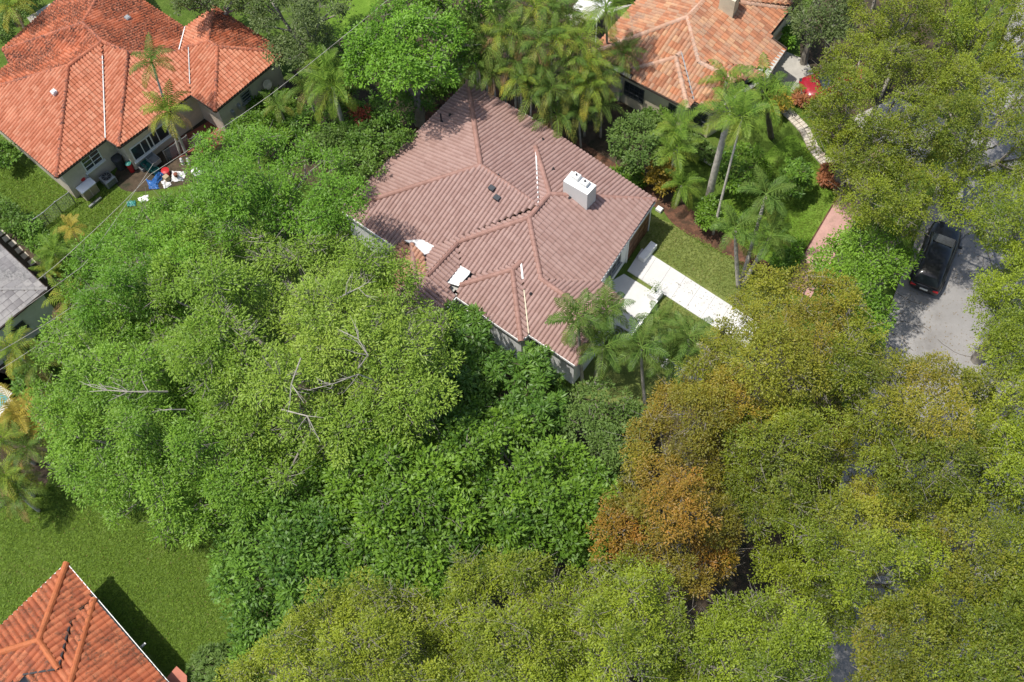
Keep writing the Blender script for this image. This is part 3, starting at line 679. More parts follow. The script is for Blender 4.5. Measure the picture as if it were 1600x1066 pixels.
    if hue is not None:
        hb = np.array([hue(b[4], b[5]) for b in blobs]); h = np.repeat(hb[TI]*(.6+.8*sr[TS]), nl)*(.6+.4*g.random(N))+(hb.max() > 0)*.15*np.repeat(g.random(nt_) < .15, nl)
        at = me.attributes.new('hue', 'FLOAT', 'FACE'); at.data.foreach_set('value', np.clip(h, 0, 1).astype(np.float32))
    me.materials.append(m); me.update(); me.validate(); LEAFCOUNT[0] += N
    return me
def dead_branch(t, pts, r):
    P_ = [W(u, v, z) for u, v, z in pts]; mb = MB(); mb.tube(P_, [r*(1-.75*i/(len(P_)-1)) for i in range(len(P_))], 6)
    rg = random.Random(int(pts[0][0]))
    for p, q in zip(P_[1:], P_[2:]):
        for _ in range(3):
            d = (q-p)/np.linalg.norm(q-p); e = p+d*rg.uniform(.3, 1.0)+np.array([rg.uniform(-.7, .7), rg.uniform(-.7, .7), rg.uniform(-.1, .3)]); m_ = (p+e)/2+np.array([rg.uniform(-.1, .1), rg.uniform(-.1, .1), .05]); mb.tube([p, m_, e], [r*.4, r*.3, r*.12], 4)
            mb.tube([m_, m_+(e-m_)*.6+np.array([rg.uniform(-.3, .3), rg.uniform(-.3, .3), .1])], [r*.25, r*.1], 4)
    mb.build('dead_branch', M['twig'], t)
def limbs(mb, base, blobs, r0, fork=.35, rng=random, bare=0, tw=.02):
    cx = np.mean([b[:3] for b in blobs], axis=0); base = np.array(base, float)
    top = base+(cx-base)*fork; top[2] = max(.8, cx[2]*fork)
    mb.tube([base, base*.5+top*.5+np.array([rng.uniform(-.15, .15), rng.uniform(-.15, .15), 0]), top], [r0*1.25, r0, r0*.85], 8)
    nb = len(blobs); cl = []
    k = max(2, min(7, nb//4)); seeds = rng.sample(range(nb), min(k, nb)); grp = {i: [] for i in seeds}
    for j, b in enumerate(blobs):
        i = min(seeds, key=lambda q: (blobs[q][0]-b[0])**2+(blobs[q][1]-b[1])**2); grp[i].append(j)
    for i, js in grp.items():
        g = np.mean([blobs[j][:3] for j in js], axis=0); mid = top*.45+g*.55; mid[2] = top[2]+(g[2]-top[2])*.55
        p1 = top*.75+mid*.25+np.array([rng.uniform(-.2, .2), rng.uniform(-.2, .2), .15])
        mb.tube([top-np.array([0, 0, .15]), p1, mid], [r0*.6, r0*.5, r0*.38], 6)
        for j in js:
            c = np.array(blobs[j][:3]); q = mid*.4+c*.6+np.array([rng.uniform(-.3, .3), rng.uniform(-.3, .3), -.1])
            mb.tube([mid, q, c], [r0*.28, r0*.18, max(.02, r0*.08)], 5)
            for _ in range(5+bare):
                a = np.array([rng.gauss(0, 1), rng.gauss(0, 1), abs(rng.gauss(.3, .6))]); a /= np.linalg.norm(a); R = blobs[j][3]
                e = c+a*R*rng.uniform(.75, (1.1 if bare > 2 else 1.02) if bare else .85); m_ = (c+e)/2+np.array([rng.uniform(-.12, .12), rng.uniform(-.12, .12), .05])
                mb.tube([c, m_, e], [tw*1.5, tw, tw*.45], 4, cap=False)
                if bare:
                    for _ in range(2):
                        e2 = m_+(e-m_)*.5+np.array([rng.gauss(0, .35), rng.gauss(0, .35), rng.uniform(0, .35)]); mb.tube([m_, e2], [tw*.7, tw*.3], 3, cap=False)
TREES = []
def tree(label, P, z0, z1, r, sty, m, dens=1., base=None, r0=.22, bark='bark', cat='tree', group=None, hue=None, sp=1.2, bare=0, seed=0, lmul=1., name='tree', flat=.8, tw=.016, pw=.6, extra=None):
    rng = random.Random(seed+5)
    if name == 'tree':
        cx_, cy_ = np.mean(P, axis=0); Q = []
        for i in range(len(P)):
            for s in (0, .5):
                x = P[i][0]*(1-s)+P[(i+1) % len(P)][0]*s; y = P[i][1]*(1-s)+P[(i+1) % len(P)][1]*s; k = 1.05+rng.uniform(-.10, .12)
                Q.append((cx_+(x-cx_)*k, cy_+(y-cy_)*k))
        P = Q
    ol = sty == 'olive'; sp = 1.32 if ol else sp
    bl = blobs_in(P, r, z0, z1, sp, rv=.38 if ol else .3, rng=rng, pw=pw, jz=1.35 if ol else 1.)
    if extra: bl += [(*W(u, v, z), rr, u, v) for u, v, z, rr in extra]
    if name == 'tree' and len(bl) > 12: bl = [q for q in bl if rng.random() > (.05 if ol else .1)]
    bl = [q for q in bl if -50 < q[4] < 1650 and -60 < q[5] < 1120]
    if not bl: bl = [(*W(np.mean([p[0] for p in P]), np.mean([p[1] for p in P]), z1), r, 0, 0)]
    c = np.mean([b[:3] for b in bl], axis=0); b0 = np.array([c[0], c[1], 0]) if base is None else W(*base, 0)
    t = thing(name, tuple(b0), label, cat, group)
    me = crown_mesh('crown' if name in ('tree',) else 'foliage', bl, sty, m, dens, hue, 1.0 if ol else flat, seed, lmul)
    o = bpy.data.objects.new(me.name, me); link(o, t); o.matrix_parent_inverse = world_of(t).inverted()
    mb = MB(); limbs(mb, b0, bl, r0, rng=rng, bare=bare, tw=tw); mb.build('trunk' if name == 'tree' else 'stem', M[bark], t)
    return t
LM = {}
LM['fresh'] = leaf_mat('fresh_green_leaf', (.075, .18, .012), (.19, .37, .03), (.26, .36, .05), trans=.27, tcol=(.25, .5, .04))
LM['yellowgreen'] = leaf_mat('yellow_green_leaf', (.085, .18, .012), (.22, .38, .035), (.28, .38, .05), trans=.27, tcol=(.28, .5, .04))
LM['bright'] = leaf_mat('bright_broad_leaf', (.038, .10, .010), (.19, .335, .028), (.19, .32, .05), spec=.35, rough=.5)
LM['deep'] = leaf_mat('deep_green_leaf', (.03, .09, .012), (.19, .35, .04), (.15, .25, .04), spec=.35, rough=.5)
LM['mango'] = leaf_mat('mango_leaf', (.045, .12, .014), (.15, .28, .035), (.2, .28, .05), spec=.4, rough=.45)
LM['dull'] = leaf_mat('dull_green_leaf', (.07, .13, .025), (.17, .26, .06), spec=.25)
LM['greyd'] = leaf_mat('grey_green_leaf', (.065, .10, .028), (.16, .21, .07), spec=.3)
LM['olive'] = leaf_mat('olive_leaf', (.062, .095, .009), (.255, .315, .02), (.36, .22, .03), trans=.26, tcol=(.4, .42, .03))
LM['olive2'] = leaf_mat('bright_olive_leaf', (.078, .125, .009), (.305, .39, .024), (.38, .32, .04), trans=.27, tcol=(.42, .5, .03))
LM['rust'] = leaf_mat('rusty_leaf', (.085, .095, .010), (.25, .245, .022), (.37, .175, .026), trans=.25, tcol=(.5, .25, .03))
LM['hedge'] = leaf_mat('hedge_leaf', (.055, .125, .015), (.15, .26, .035), spec=.35)
LM['croton'] = leaf_mat('yellow_croton_leaf', (.16, .13, .02), (.42, .28, .03), (.3, .06, .03))
LM['redleaf'] = leaf_mat('red_leaf', (.16, .02, .02), (.30, .05, .03))
LM['orangeleaf'] = leaf_mat('orange_leaf', (.26, .08, .035), (.45, .2, .09))
LM['frond'] = leaf_mat('palm_frond_green', (.035, .085, .014), (.15, .26, .05), (.42, .36, .08), spec=.2, rough=.5)
LM['frondbright'] = leaf_mat('palm_frond_bright', (.06, .14, .018), (.23, .37, .05), (.50, .40, .06), spec=.2, rough=.5)
LM['frondyel'] = leaf_mat('palm_frond_yellow', (.30, .25, .04), (.52, .40, .07), spec=.3)
LM['frondbrown'] = leaf_mat('palm_frond_brown', (.22, .13, .05), (.40, .27, .13), spec=.2)

NB = dict
# --- the wide feathery trees left of the white house
def hue_tc(x, y): return max(0, min(1, .2+.8*math.exp(-((x-520)**2+(y-560)**2)/150**2)))
tree('fresh green feathery tree beside the junk pile behind the top left orange house', [(318,232),(400,208),(480,222),(545,262),(566,312),(548,352),(490,388),(420,396),(340,384),(296,330),(305,265)], 5, 9.5, 1.35, 'fine', LM['fresh'], 1.25, r0=.28, seed=1, bare=1)
tree('feathery tree between the small grey house and the orange house back yard', [(235,318),(270,296),(325,300),(350,380),(340,470),(250,530),(160,530),(105,470),(118,415),(160,365)], 4, 8.5, 1.3, 'fine', LM['fresh'], 1.25, r0=.25, seed=2, bare=1)
tree('wide yellow green tree with bare grey twigs against the west end of the house', [(280,370),(360,362),(470,380),(525,345),(560,395),(612,400),(650,475),(700,525),(702,600),(672,655),(560,690),(480,745),(400,725),(330,650),(255,560),(245,450)], 6, 11.5, 1.5, 'fine', LM['yellowgreen'], 1.15, r0=.38, seed=3, bare=10, hue=hue_tc, tw=.02)
tree('feathery green tree overhanging the left lawn with one long dead branch', [(100,500),(250,500),(330,600),(410,700),(398,790),(335,808),(300,850),(250,838),(230,795),(185,815),(135,780),(85,700),(50,640),(70,570)], 4.5, 9.5, 1.4, 'fine', LM['fresh'], 1.25, r0=.32, seed=4, bare=2,
     hue=lambda x, y: .25)
T4 = [o for o in C.objects if o.get('category') == 'tree'][-2:]
dead_branch(T4[1], [(262,612,8.8),(232,612,9.6),(200,612,10),(168,610,10.1),(140,612,10.1)], .05); dead_branch(T4[1], [(290,640,9.5),(268,640,10),(248,641,10)], .035)
for q in ([(560,575,11),(575,555,12),(560,530,12.4),(530,515,12.4)], [(600,600,9.5),(560,585,11.6),(520,600,12),(480,610,12)], [(520,470,11),(540,460,12.4),(560,450,12.6),(575,465,12.6)], [(440,640,11),(480,650,11.8),(500,690,11.6)], [(470,560,11.5),(455,600,12.3),(475,630,12)]): dead_branch(T4[0], q, .04)
# --- broad leaved trees in the lower middle
tree('dark glossy broad leaved tree at the edge of the left lawn', [(400,740),(480,700),(560,760),(600,860),(570,960),(470,1010),(380,1020),(360,920),(345,830)], 3.5, 7.5, 1.15, 'broad', LM['deep'], 1.35, seed=5, r0=.25)
tree('bright green ficus tree with a dead twiggy patch at its top', [(480,700),(560,616),(640,612),(685,680),(725,760),(725,860),(680,955),(600,960),(560,860),(520,780)], 5, 9, 1.15, 'broad', LM['bright'], 1.35, seed=6, r0=.3, bare=1)
tree('bright green broad leaved tree touching the rusty orange tree', [(690,655),(790,655),(870,700),(945,735),(952,800),(925,875),(850,860),(740,890),(705,780)], 4.5, 8, 1.15, 'broad', LM['bright'], 1.35, seed=7, r0=.3)
tree('mango tree with drooping leaf rosettes against the white bump out wall', [(690,500),(720,470),(755,500),(770,540),(800,552),(790,600),(740,640),(690,600)], 3, 5, .7, 'rosette', LM['mango'], 1.6, seed=8, r0=.14, bark='barkdark')
tree('mango tree with drooping leaf rosettes below the right end window', [(790,575),(830,545),(865,575),(882,640),(868,700),(800,690),(740,650)], 3, 5.2, .75, 'rosette', LM['mango'], 1.6, seed=9, r0=.14, bark='barkdark')
tree('low dark broad leaved tree between the mango trees and the yellow green tree', [(690,560),(760,620),(800,680),(760,700),(690,690),(660,640)], 3, 5.5, 1., 'broad', LM['mango'], 1.3, seed=10, r0=.16)
tree('dull green lychee tree in front of the palm stems', [(885,630),(905,602),(940,600),(1000,630),(1012,660),(1000,710),(965,760),(900,730),(870,690)], 2.4, 5, .85, 'shrub', LM['dull'], 1.4, seed=11, r0=.16)
# --- rusty and olive trees, right
def hue_rust(x, y):
    h = 0
    for cx, cy, s in ((1060, 755, 42), (1010, 690, 40), (965, 830, 40), (1100, 860, 42), (1060, 830, 36), (1045, 640, 45), (1110, 885, 35)):
        h = max(h, math.exp(-((x-cx)**2+(y-cy)**2)/(s*.82)**2)*(.35 if cy < 720 else 1))
    return min(.85, h*.9)
tree('rusty orange tree in the lower middle right', [(1012,640),(1060,600),(1112,585),(1140,650),(1150,760),(1135,880),(1090,930),(1040,905),(975,860),(938,825),(958,780),(980,735),(985,690)], 6, 10.5, 1.25, 'olive', LM['rust'], 1.25, hue=hue_rust, seed=12, r0=.3, bare=1)
def hue_n(s, k=.35, c=.6):
    rr = random.Random(s); pts = [(rr.uniform(950, 1600), rr.uniform(0, 1066)) for _ in range(26)]
    return lambda x, y: max([k*math.exp(-((x-a)**2+(y-b)**2)/60**2) for a, b in pts])*c/.6
OG = 'olive coloured street trees along the road'
tree('large olive tree over the end of the white walkway', [(1065,592),(1120,530),(1140,480),(1200,442),(1270,425),(1330,450),(1352,510),(1358,575),(1290,640),(1180,660),(1110,650)], 7.5, 11.5, 1.35, 'olive', LM['olive'], 1.2, hue=hue_n(1, .7), seed=13, r0=.32, bare=2, group=OG)
tree('olive tree right of the rusty orange tree', [(1120,655),(1190,650),(1290,640),(1335,700),(1300,765),(1255,800),(1190,850),(1150,800),(1135,730)], 7.5, 11, 1.35, 'olive', LM['olive'], 1.2, hue=hue_n(2), seed=14, r0=.32, bare=2, group=OG)
tree('olive tree whose crown ends at the sunlit patch of road', [(1330,600),(1370,575),(1430,562),(1500,585),(1532,650),(1540,740),(1500,800),(1420,795),(1345,740),(1325,660)], 7.5, 11.5, 1.35, 'olive', LM['olive'], 1.2, hue=hue_n(3, .5), seed=15, r0=.32, bare=2, group=OG)
tree('bright olive tree on the right edge below the sunlit road', [(1515,590),(1560,530),(1620,510),(1700,560),(1700,760),(1620,800),(1550,760),(1525,670)], 7.5, 11.5, 1.35, 'olive', LM['olive2'], 1.2, hue=hue_n(4, .3), seed=16, r0=.32, bare=2, group=OG)
tree('yellowish olive tree in the middle of the lower right canopy', [(1250,800),(1335,745),(1430,800),(1470,860),(1455,930),(1380,965),(1300,935),(1235,880)], 7, 11, 1.3, 'olive', LM['olive2'], 1.15, hue=hue_n(5, .8), seed=17, r0=.3, bare=1, group=OG)
tree('olive tree on the right edge above the bottom corner tree', [(1455,810),(1560,775),(1700,810),(1700,950),(1570,985),(1485,930)], 7, 11, 1.35, 'olive', LM['olive'], 1.15, hue=hue_n(6, .4), seed=18, r0=.3, group=OG)
tree('dark olive tree in the bottom right corner', [(1345,990),(1400,950),(1470,935),(1550,985),(1700,970),(1700,1150),(1390,1150),(1345,1060)], 7, 11, 1.35, 'olive', LM['olive'], 1.15, hue=hue_n(7, .3), seed=19, r0=.3, group=OG)
tree('low shaded olive tree behind the strip of road at the bottom', [(1180,860),(1240,880),(1300,935),(1350,970),(1340,1010),(1290,990),(1250,930),(1190,910)], 5, 8, 1.1, 'olive', LM['olive'], 1.1, seed=20, r0=.2, group=OG)
BG = 'yellow green trees with bare branches along the bottom edge'
tree('yellow green tree at the bottom edge nearest the left lawn', [(372,1045),(440,985),(500,945),(560,915),(640,925),(680,985),(690,1150),(360,1150)], 8, 12.5, 1.2, 'olive', LM['olive2'], 1.15, seed=21, r0=.3, bare=5, group=BG, hue=lambda x, y: .15)
tree('yellow green tree at the bottom edge with a tall left bough', [(688,970),(735,880),(800,868),(835,900),(880,960),(890,1150),(690,1150)], 8, 12.5, 1.2, 'olive', LM['olive2'], 1.15, seed=22, r0=.3, bare=5, group=BG, hue=lambda x, y: .1)
tree('yellow green tree at the bottom edge just below the rusty orange tree', [(850,905),(930,885),(985,868),(1040,905),(1062,980),(1080,1150),(885,1150),(880,960)], 8, 13, 1.2, 'olive', LM['olive2'], 1.15, seed=23, r0=.3, bare=5, group=BG, hue=lambda x, y: .05)
tree('yellow green tree at the bottom edge beside the strip of road', [(1075,985),(1130,950),(1205,925),(1258,960),(1290,1040),(1285,1150),(1080,1150)], 8, 12.5, 1.2, 'olive', LM['olive2'], 1.15, seed=24, r0=.32, bare=5, group=BG, hue=lambda x, y: .0)
UG = 'olive canopy trees above the parked cars'
tree('spreading olive tree over the red car', [(1295,85),(1360,40),(1440,60),(1470,140),(1440,215),(1380,270),(1300,255),(1262,205),(1285,150)], 6.5, 10.5, 1.25, 'olive', LM['olive'], 1.2, hue=hue_n(8, .3), seed=25, r0=.3, bare=1, group=UG, extra=[(1292,182,6.5,1.1),(1285,212,5.5,1.),(1312,232,6,1.1),(1318,148,7,1.),(1300,112,7,.9)])
tree('olive tree cut by the top edge beside the grey green tree', [(1335,-70),(1445,-70),(1480,50),(1400,70),(1325,35)], 6.5, 10, 1.25, 'olive', LM['olive'], 1.2, hue=hue_n(9, .2), seed=26, r0=.3, group=UG)
tree('olive tree filling the top right corner', [(1440,-70),(1720,-70),(1720,100),(1570,120),(1465,100)], 6.5, 10.5, 1.3, 'olive', LM['olive2'], 1.1, hue=hue_n(10, .3), seed=27, r0=.3, group=UG)
tree('olive tree on the right edge below the top right corner tree', [(1455,115),(1560,110),(1720,110),(1720,260),(1570,280),(1460,245)], 6.5, 10.5, 1.3, 'olive', LM['olive'], 1.15, hue=hue_n(11, .3), seed=28, r0=.3, bare=1, group=UG)
tree('olive tree between the pink pavement and the black car', [(1300,245),(1380,262),(1450,245),(1490,300),(1455,345),(1425,380),(1380,350),(1335,345),(1300,300)], 6, 9.5, 1.2, 'olive', LM['olive'], 1.2, hue=hue_n(12, .4), seed=29, r0=.28, bare=1, group=UG, base=(1392,418))
tree('olive tree on the right edge above the black car', [(1455,255),(1570,275),(1720,270),(1720,420),(1600,400),(1560,400),(1520,360),(1480,345)], 6.5, 10, 1.25, 'olive', LM['olive2'], 1.1, hue=hue_n(13, .2), seed=30, r0=.28, group=UG, base=(1605,415))
tree('leafy green tree between the pink pavement and the road', [(1318,352),(1380,345),(1425,375),(1436,395),(1405,440),(1372,540),(1348,530),(1335,470),(1262,440),(1290,400)], 4.5, 7.5, 1.0, 'broad', LM['yellowgreen'], 1.35, seed=31, r0=.2, lmul=.75)
tree('mid green tree on the right edge beside the sunlit road', [(1528,440),(1570,405),(1620,390),(1720,400),(1720,560),(1600,545),(1530,520)], 6, 9, 1.2, 'olive', LM['olive2'], 1.15, seed=32, r0=.28)
tree('grey green tree behind the right end of the top right orange house', [(1228,-50),(1310,-50),(1338,5),(1322,52),(1275,78),(1238,52)], 3.5, 7, 1.0, 'broad', LM['greyd'], 1.4, seed=33, r0=.2, lmul=.8)
# --- top middle
tree('dark olive tree cut by the top edge beside the orange hip roof', [(395,-60),(500,-60),(548,-5),(522,55),(500,92),(450,105),(402,65),(385,10)], 4.5, 8.5, 1.1, 'dense', LM['greyd'], 1.4, seed=34, r0=.25, lmul=1.15)
tree('dark tree at the top edge behind the orange roofs', [(225,-60),(400,-60),(385,20),(340,15),(290,20),(250,10)], 3.5, 6.5, 1.1, 'dense', LM['greyd'], 1.3, seed=35, r0=.25, lmul=1.15)
tree('light green tree behind the white house, hanging over the shaded back corner', [(560,30),(620,-5),(690,8),(725,50),(735,100),(700,128),(640,132),(600,152),(556,125),(530,85)], 5, 9, 1.1, 'broad', LM['fresh'], 1.35, seed=36, r0=.28, lmul=.85, bare=1, extra=[(560,70,7,1.),(590,50,8,1.1),(620,60,8.5,1.1),(650,40,8.5,1.),(640,90,7.5,1.1),(680,80,7.5,1.),(600,100,6.5,1.),(570,110,6,.9),(700,50,7.5,1.),(660,115,6,.8),(615,135,5,.8)])
tree('deeper green tree at the top edge behind the light green tree', [(630,-60),(770,-60),(770,20),(738,75),(700,30),(640,0)], 5, 8.5, 1.1, 'broad', LM['bright'], 1.3, seed=37, r0=.25, lmul=.85)
SG = 'shrubs along the back boundary of the white house'
def shrub(label, P, z0, z1, r, sty='shrub', m='hedge', dens=1.35, seed=0, group=None, cat='shrub', lmul=1., name='shrub'):
    return tree(label, P, z0, z1, r, sty, LM[m], dens, r0=.06, bark='barkdark', cat=cat, group=group, seed=seed, name=name, lmul=lmul, tw=.012)
shrub('tall dark shrub on the left slope of the brown roof', [(540,205),(600,185),(645,200),(640,222),(605,250),(565,290),(535,260)], 2.6, 3.9, .75, m='hedge', seed=40, group=SG)
shrub('dull green shrub below the palm behind the white house', [(480,215),(540,190),(560,250),(545,290),(500,240),(460,222)], 1.8, 3.2, .7, m='dull', seed=41, group=SG)
shrub('leafy shrub beside the end wall of the orange house', [(350,215),(370,185),(420,175),(450,200),(460,225),(400,225)], 1.5, 2.8, .65, m='bright', seed=42, group=SG)
shrub('dark rounded shrub under the light green tree', [(575,150),(640,140),(650,190),(600,195),(570,185)], 2, 3.6, .7, m='deep', seed=43, group=SG)
shrub('shaded shrub in the dark corner behind the brown roof', [(650,130),(720,110),(725,135),(680,165),(650,185)], 1, 1.9, .7, m='deep', seed=44, group=SG, dens=1.1)
shrub('dense dark undergrowth around the yellowing palm', [(440,165),(500,165),(560,150),(585,180),(560,235),(500,235),(450,215)], 1, 2.2, .75, m='deep', seed=70, group=SG)
shrub('low green shrubbery below the end wall of the orange house', [(385,150),(450,140),(470,180),(430,200),(385,180)], .7, 1.5, .55, m='bright', seed=71, group=SG)
shrub('leafy plants at the top left corner behind the orange roof', [(-20,-30),(40,-30),(60,0),(30,40),(5,75),(-20,60)], 1.2, 2.6, .7, m='dull', seed=72)
shrub('dark bushes at the top edge beside the pale path', [(60,-40),(130,-40),(110,-5),(70,0)], 1.2, 2.4, .7, m='deep', seed=73)
shrub('dark bushes filling the gap behind the light green tree', [(480,70),(530,60),(560,110),(560,150),(500,140)], 1.2, 2.4, .7, m='hedge', seed=74, group=SG)
shrub('shaded bushes under the left end of the areca row', [(640,110),(700,95),(745,60),(760,130),(720,140),(660,150)], 1, 2.2, .7, m='deep', seed=75, group=SG, dens=1.1)
shrub('red leaved shrub below the yellowing palm', [(545,172),(580,170),(590,190),(555,196)], 1.5, 2.8, .5, m='redleaf', seed=45, group=SG)
shrub('bushy green shrub by the right slope of the brown roof', [(955,195),(1000,175),(1030,195),(1030,250),(990,270),(955,240)], 2, 3.8, .7, m='dull', seed=46)
shrub('yellow croton bush behind the front corner of the brown roof', [(1015,255),(1045,250),(1055,290),(1035,305),(1015,285)], 1., 1.9, .45, m='croton', seed=47)
shrub('low green shrub next to the brown roof eave', [(955,265),(1000,265),(1010,290),(975,290)], .5, 1., .4, m='bright', seed=48)
shrub('round bright green bush on the neighbouring lawn', [(1130,240),(1165,225),(1200,240),(1205,270),(1180,300),(1140,300),(1120,270)], 1.6, 3.2, .75, m='bright', seed=49)
shrub('dark magnolia like bush on the neighbouring lawn', [(1220,260),(1245,245),(1268,262),(1265,290),(1245,308),(1222,295)], 1.2, 2.6, .6, sty='rosette', m='deep', seed=50, lmul=.7)
shrub('green shrub at the foot of the thin palm', [(1092,320),(1115,305),(1122,335),(1112,360),(1094,355)], .9, 1.8, .42, m='bright', seed=51)
shrub('green shrub against the cream wall', [(1005,170),(1040,165),(1050,195),(1020,205),(1000,195)], .9, 1.8, .55, m='hedge', seed=52)
shrub('grassy hedge under the cream house wall', [(1065,215),(1080,210),(1125,240),(1118,256),(1070,235)], .6, 1.1, .4, m='dull', seed=53)
shrub('orange bromeliad clump at the end of the stone edging', [(1282,262),(1305,258),(1315,275),(1305,292),(1285,288)], .25, .5, .35, sty='rosette', m='orangeleaf', seed=54, lmul=.9)
shrub('orange flowering clump beside the red car', [(1240,142),(1262,146),(1262,162),(1245,162)], .25, .5, .35, sty='rosette', m='orangeleaf', seed=55, lmul=.9)
shrub('dark purple shrub in the mulch bed near the pink pavement', [(1208,398),(1235,395),(1240,420),(1215,428)], .5, 1., .4, m='deep', seed=56)
shrub('green shrub beside the pink pavement', [(1228,385),(1250,375),(1252,405),(1235,412)], .5, 1.1, .4, m='fresh', seed=57)
shrub('variegated shrub behind the stone edging', [(1195,150),(1225,140),(1235,160),(1215,175),(1195,170)], .7, 1.4, .4, m='croton', seed=58)
shrub('light green shrub beside the gravel path', [(1222,45),(1240,40),(1240,70),(1228,75)], .7, 1.3, .4, m='fresh', seed=59)
HG = 'hedge bushes between the small grey house and its neighbour'
shrub('hedge bush farthest up the left edge', [(-20,300),(20,318),(40,345),(25,370),(-20,345)], .9, 1.7, .6, m='hedge', seed=60, group=HG)
shrub('dark hedge bush beside the stepping stones', [(25,335),(55,340),(75,370),(60,395),(35,380)], .9, 1.7, .6, m='deep', seed=61, group=HG)
shrub('hedge bush between the stepping stones and the chain link fence', [(60,360),(90,372),(112,400),(100,440),(70,420)], .9, 1.7, .6, m='bright', seed=62, group=HG)
shrub('dark bush under the left eave of the orange house', [(-20,215),(15,225),(35,240),(15,262),(-20,250)], .9, 1.8, .6, m='deep', seed=63)
shrub('leafy climber at the right corner of the small grey house', [(80,560),(120,540),(140,575),(100,610),(75,600)], 1.5, 2.6, .6, m='bright', seed=64)
shrub('low shrub under the palm fronds left of the feathery tree', [(10,560),(60,560),(70,610),(30,625)], .6, 1.2, .5, m='deep', seed=65)
shrub('spiky round plant beside the terracotta corner of the bottom left house', [(295,1040),(320,1010),(360,1012),(372,1045),(350,1085),(300,1085)], 1., 2.0, .55, sty='rosette', m='dull', seed=66, lmul=.75)

# ------------------------------------------------------------------ palms: every frond is a part
def frond_mesh(L, e0, e1, nl, ll, m, seed=0, vee=.35, droop=.5, lw=.05, hue=0):
    """rachis arching from elevation e0 to e1, leaflets on both sides"""
    rng = np.random.default_rng(seed); mb = MB(); K = 9; P = [np.zeros(3)]
    for i in range(K):
        e = e0+(e1-e0)*((i+.5)/K)**1.2; P.append(P[-1]+np.array([math.cos(e), 0, math.sin(e)])*L/K)
    P = np.array(P); mb.tube(P, [.032-.026*i/K for i in range(K+1)], 4, cap=False); nr = len(mb.f)
    for i in range(nl):
        t = .14+.86*(i+.3)/nl; x = t*K; k = min(int(x), K-1); p = P[k]+(P[k+1]-P[k])*(x-k); tan = (P[k+1]-P[k]); tan /= np.linalg.norm(tan)
        up = np.cross(tan, [0, 1, 0]); up = up if up[2] > 0 else -up
        l = ll*(math.sin(math.pi*min(1, .18+.82*t))**.6)*rng.uniform(.85, 1.1)*(1 if t < .9 else .7)
        for sd in (-1, 1):
            d = np.array([0, sd, 0])*math.cos(.55)+tan*math.sin(.55+.35*t)+up*(vee+rng.uniform(-.15, .15)); d /= np.linalg.norm(d)
            m_ = p+d*l*.5; d2 = d+np.array([0, 0, -droop-rng.uniform(0, .25)]); d2 /= np.linalg.norm(d2); q = m_+d2*l*.5
            w_ = tan*lw*.5
            mb.add([p-w_*.6, p+w_*.6, m_+w_, m_-w_, q], [(0, 1, 2, 3), (3, 2, 4)])
    me = mb.mesh('frond', m); n = len(me.polygons); tv = rng.random(n)*.7; tv[:nr] = 1.0
    at = me.attributes.new('tint', 'FLOAT', 'FACE'); at.data.foreach_set('value', tv.astype(np.float32))
    hv = rng.random(n)*.25*(hue+.2)+hue*.5; at = me.attributes.new('hue', 'FLOAT', 'FACE'); at.data.foreach_set('value', hv.astype(np.float32))
    return me
FM = {}
def fset(key, L, ll, m, nl=26, e=((1.2, .5), (.9, 0), (.55, -.5), (.2, -1.0), (-.1, -1.3)), **kw):
    FM[key] = [frond_mesh(L, a, b, nl, ll, m, seed=i*7+len(FM), hue=kw.get('hues', (0,)*9)[i], **{k: v for k, v in kw.items() if k != 'hues'}) for i, (a, b) in enumerate(e)]
fset('xmas', 1.75, .52, LM['frond'], 15, droop=.7, vee=.1, lw=.08, e=((1.1, .3), (.85, -.2), (.55, -.8), (.3, -1.2), (.0, -1.4)), hues=(.1, 0, 0, .1, .3))
fset('areca', 2.0, .5, LM['frond'], 15, e=((1.35, .2), (1.15, -.6), (.9, -1.1), (.6, -1.4), (.2, -1.5)), droop=1.0, vee=0, lw=.075, hues=(.05, .0, .1, .25, .7))
fset('arecab', 2.0, .5, LM['frondbright'], 15, e=((1.35, .2), (1.15, -.6), (.9, -1.1), (.6, -1.4), (.2, -1.5)), droop=1.0, vee=0, lw=.075, hues=(.1, .2, .3, .6, 1))
fset('royal', 2.3, .72, LM['frondbright'], 19, e=((1.25, .6), (.9, .1), (.6, -.4), (.3, -.9), (.0, -1.2)), droop=.4, lw=.08, hues=(0, 0, .1, .1, .3))
fset('queen', 2.6, .75, LM['frondbright'], 26, e=((1.2, .2), (.9, -.5), (.55, -1.0), (.2, -1.3), (-.1, -1.4)), droop=1.2, lw=.06, hues=(0, 0, .0, .1, .3))
fset('fan', 2.1, .6, LM['frondyel'], 16, e=((1.2, .2), (.8, -.3), (.5, -.8), (.2, -1.1), (-.1, -1.2)), droop=.5, lw=.08)
fset('dead', 1.9, .5, LM['frondbrown'], 18, e=((.3, -1.2), (.1, -1.3), (.0, -1.4), (-.3, -1.5), (-.5, -1.5)), droop=.9, lw=.05)
NF = [0]
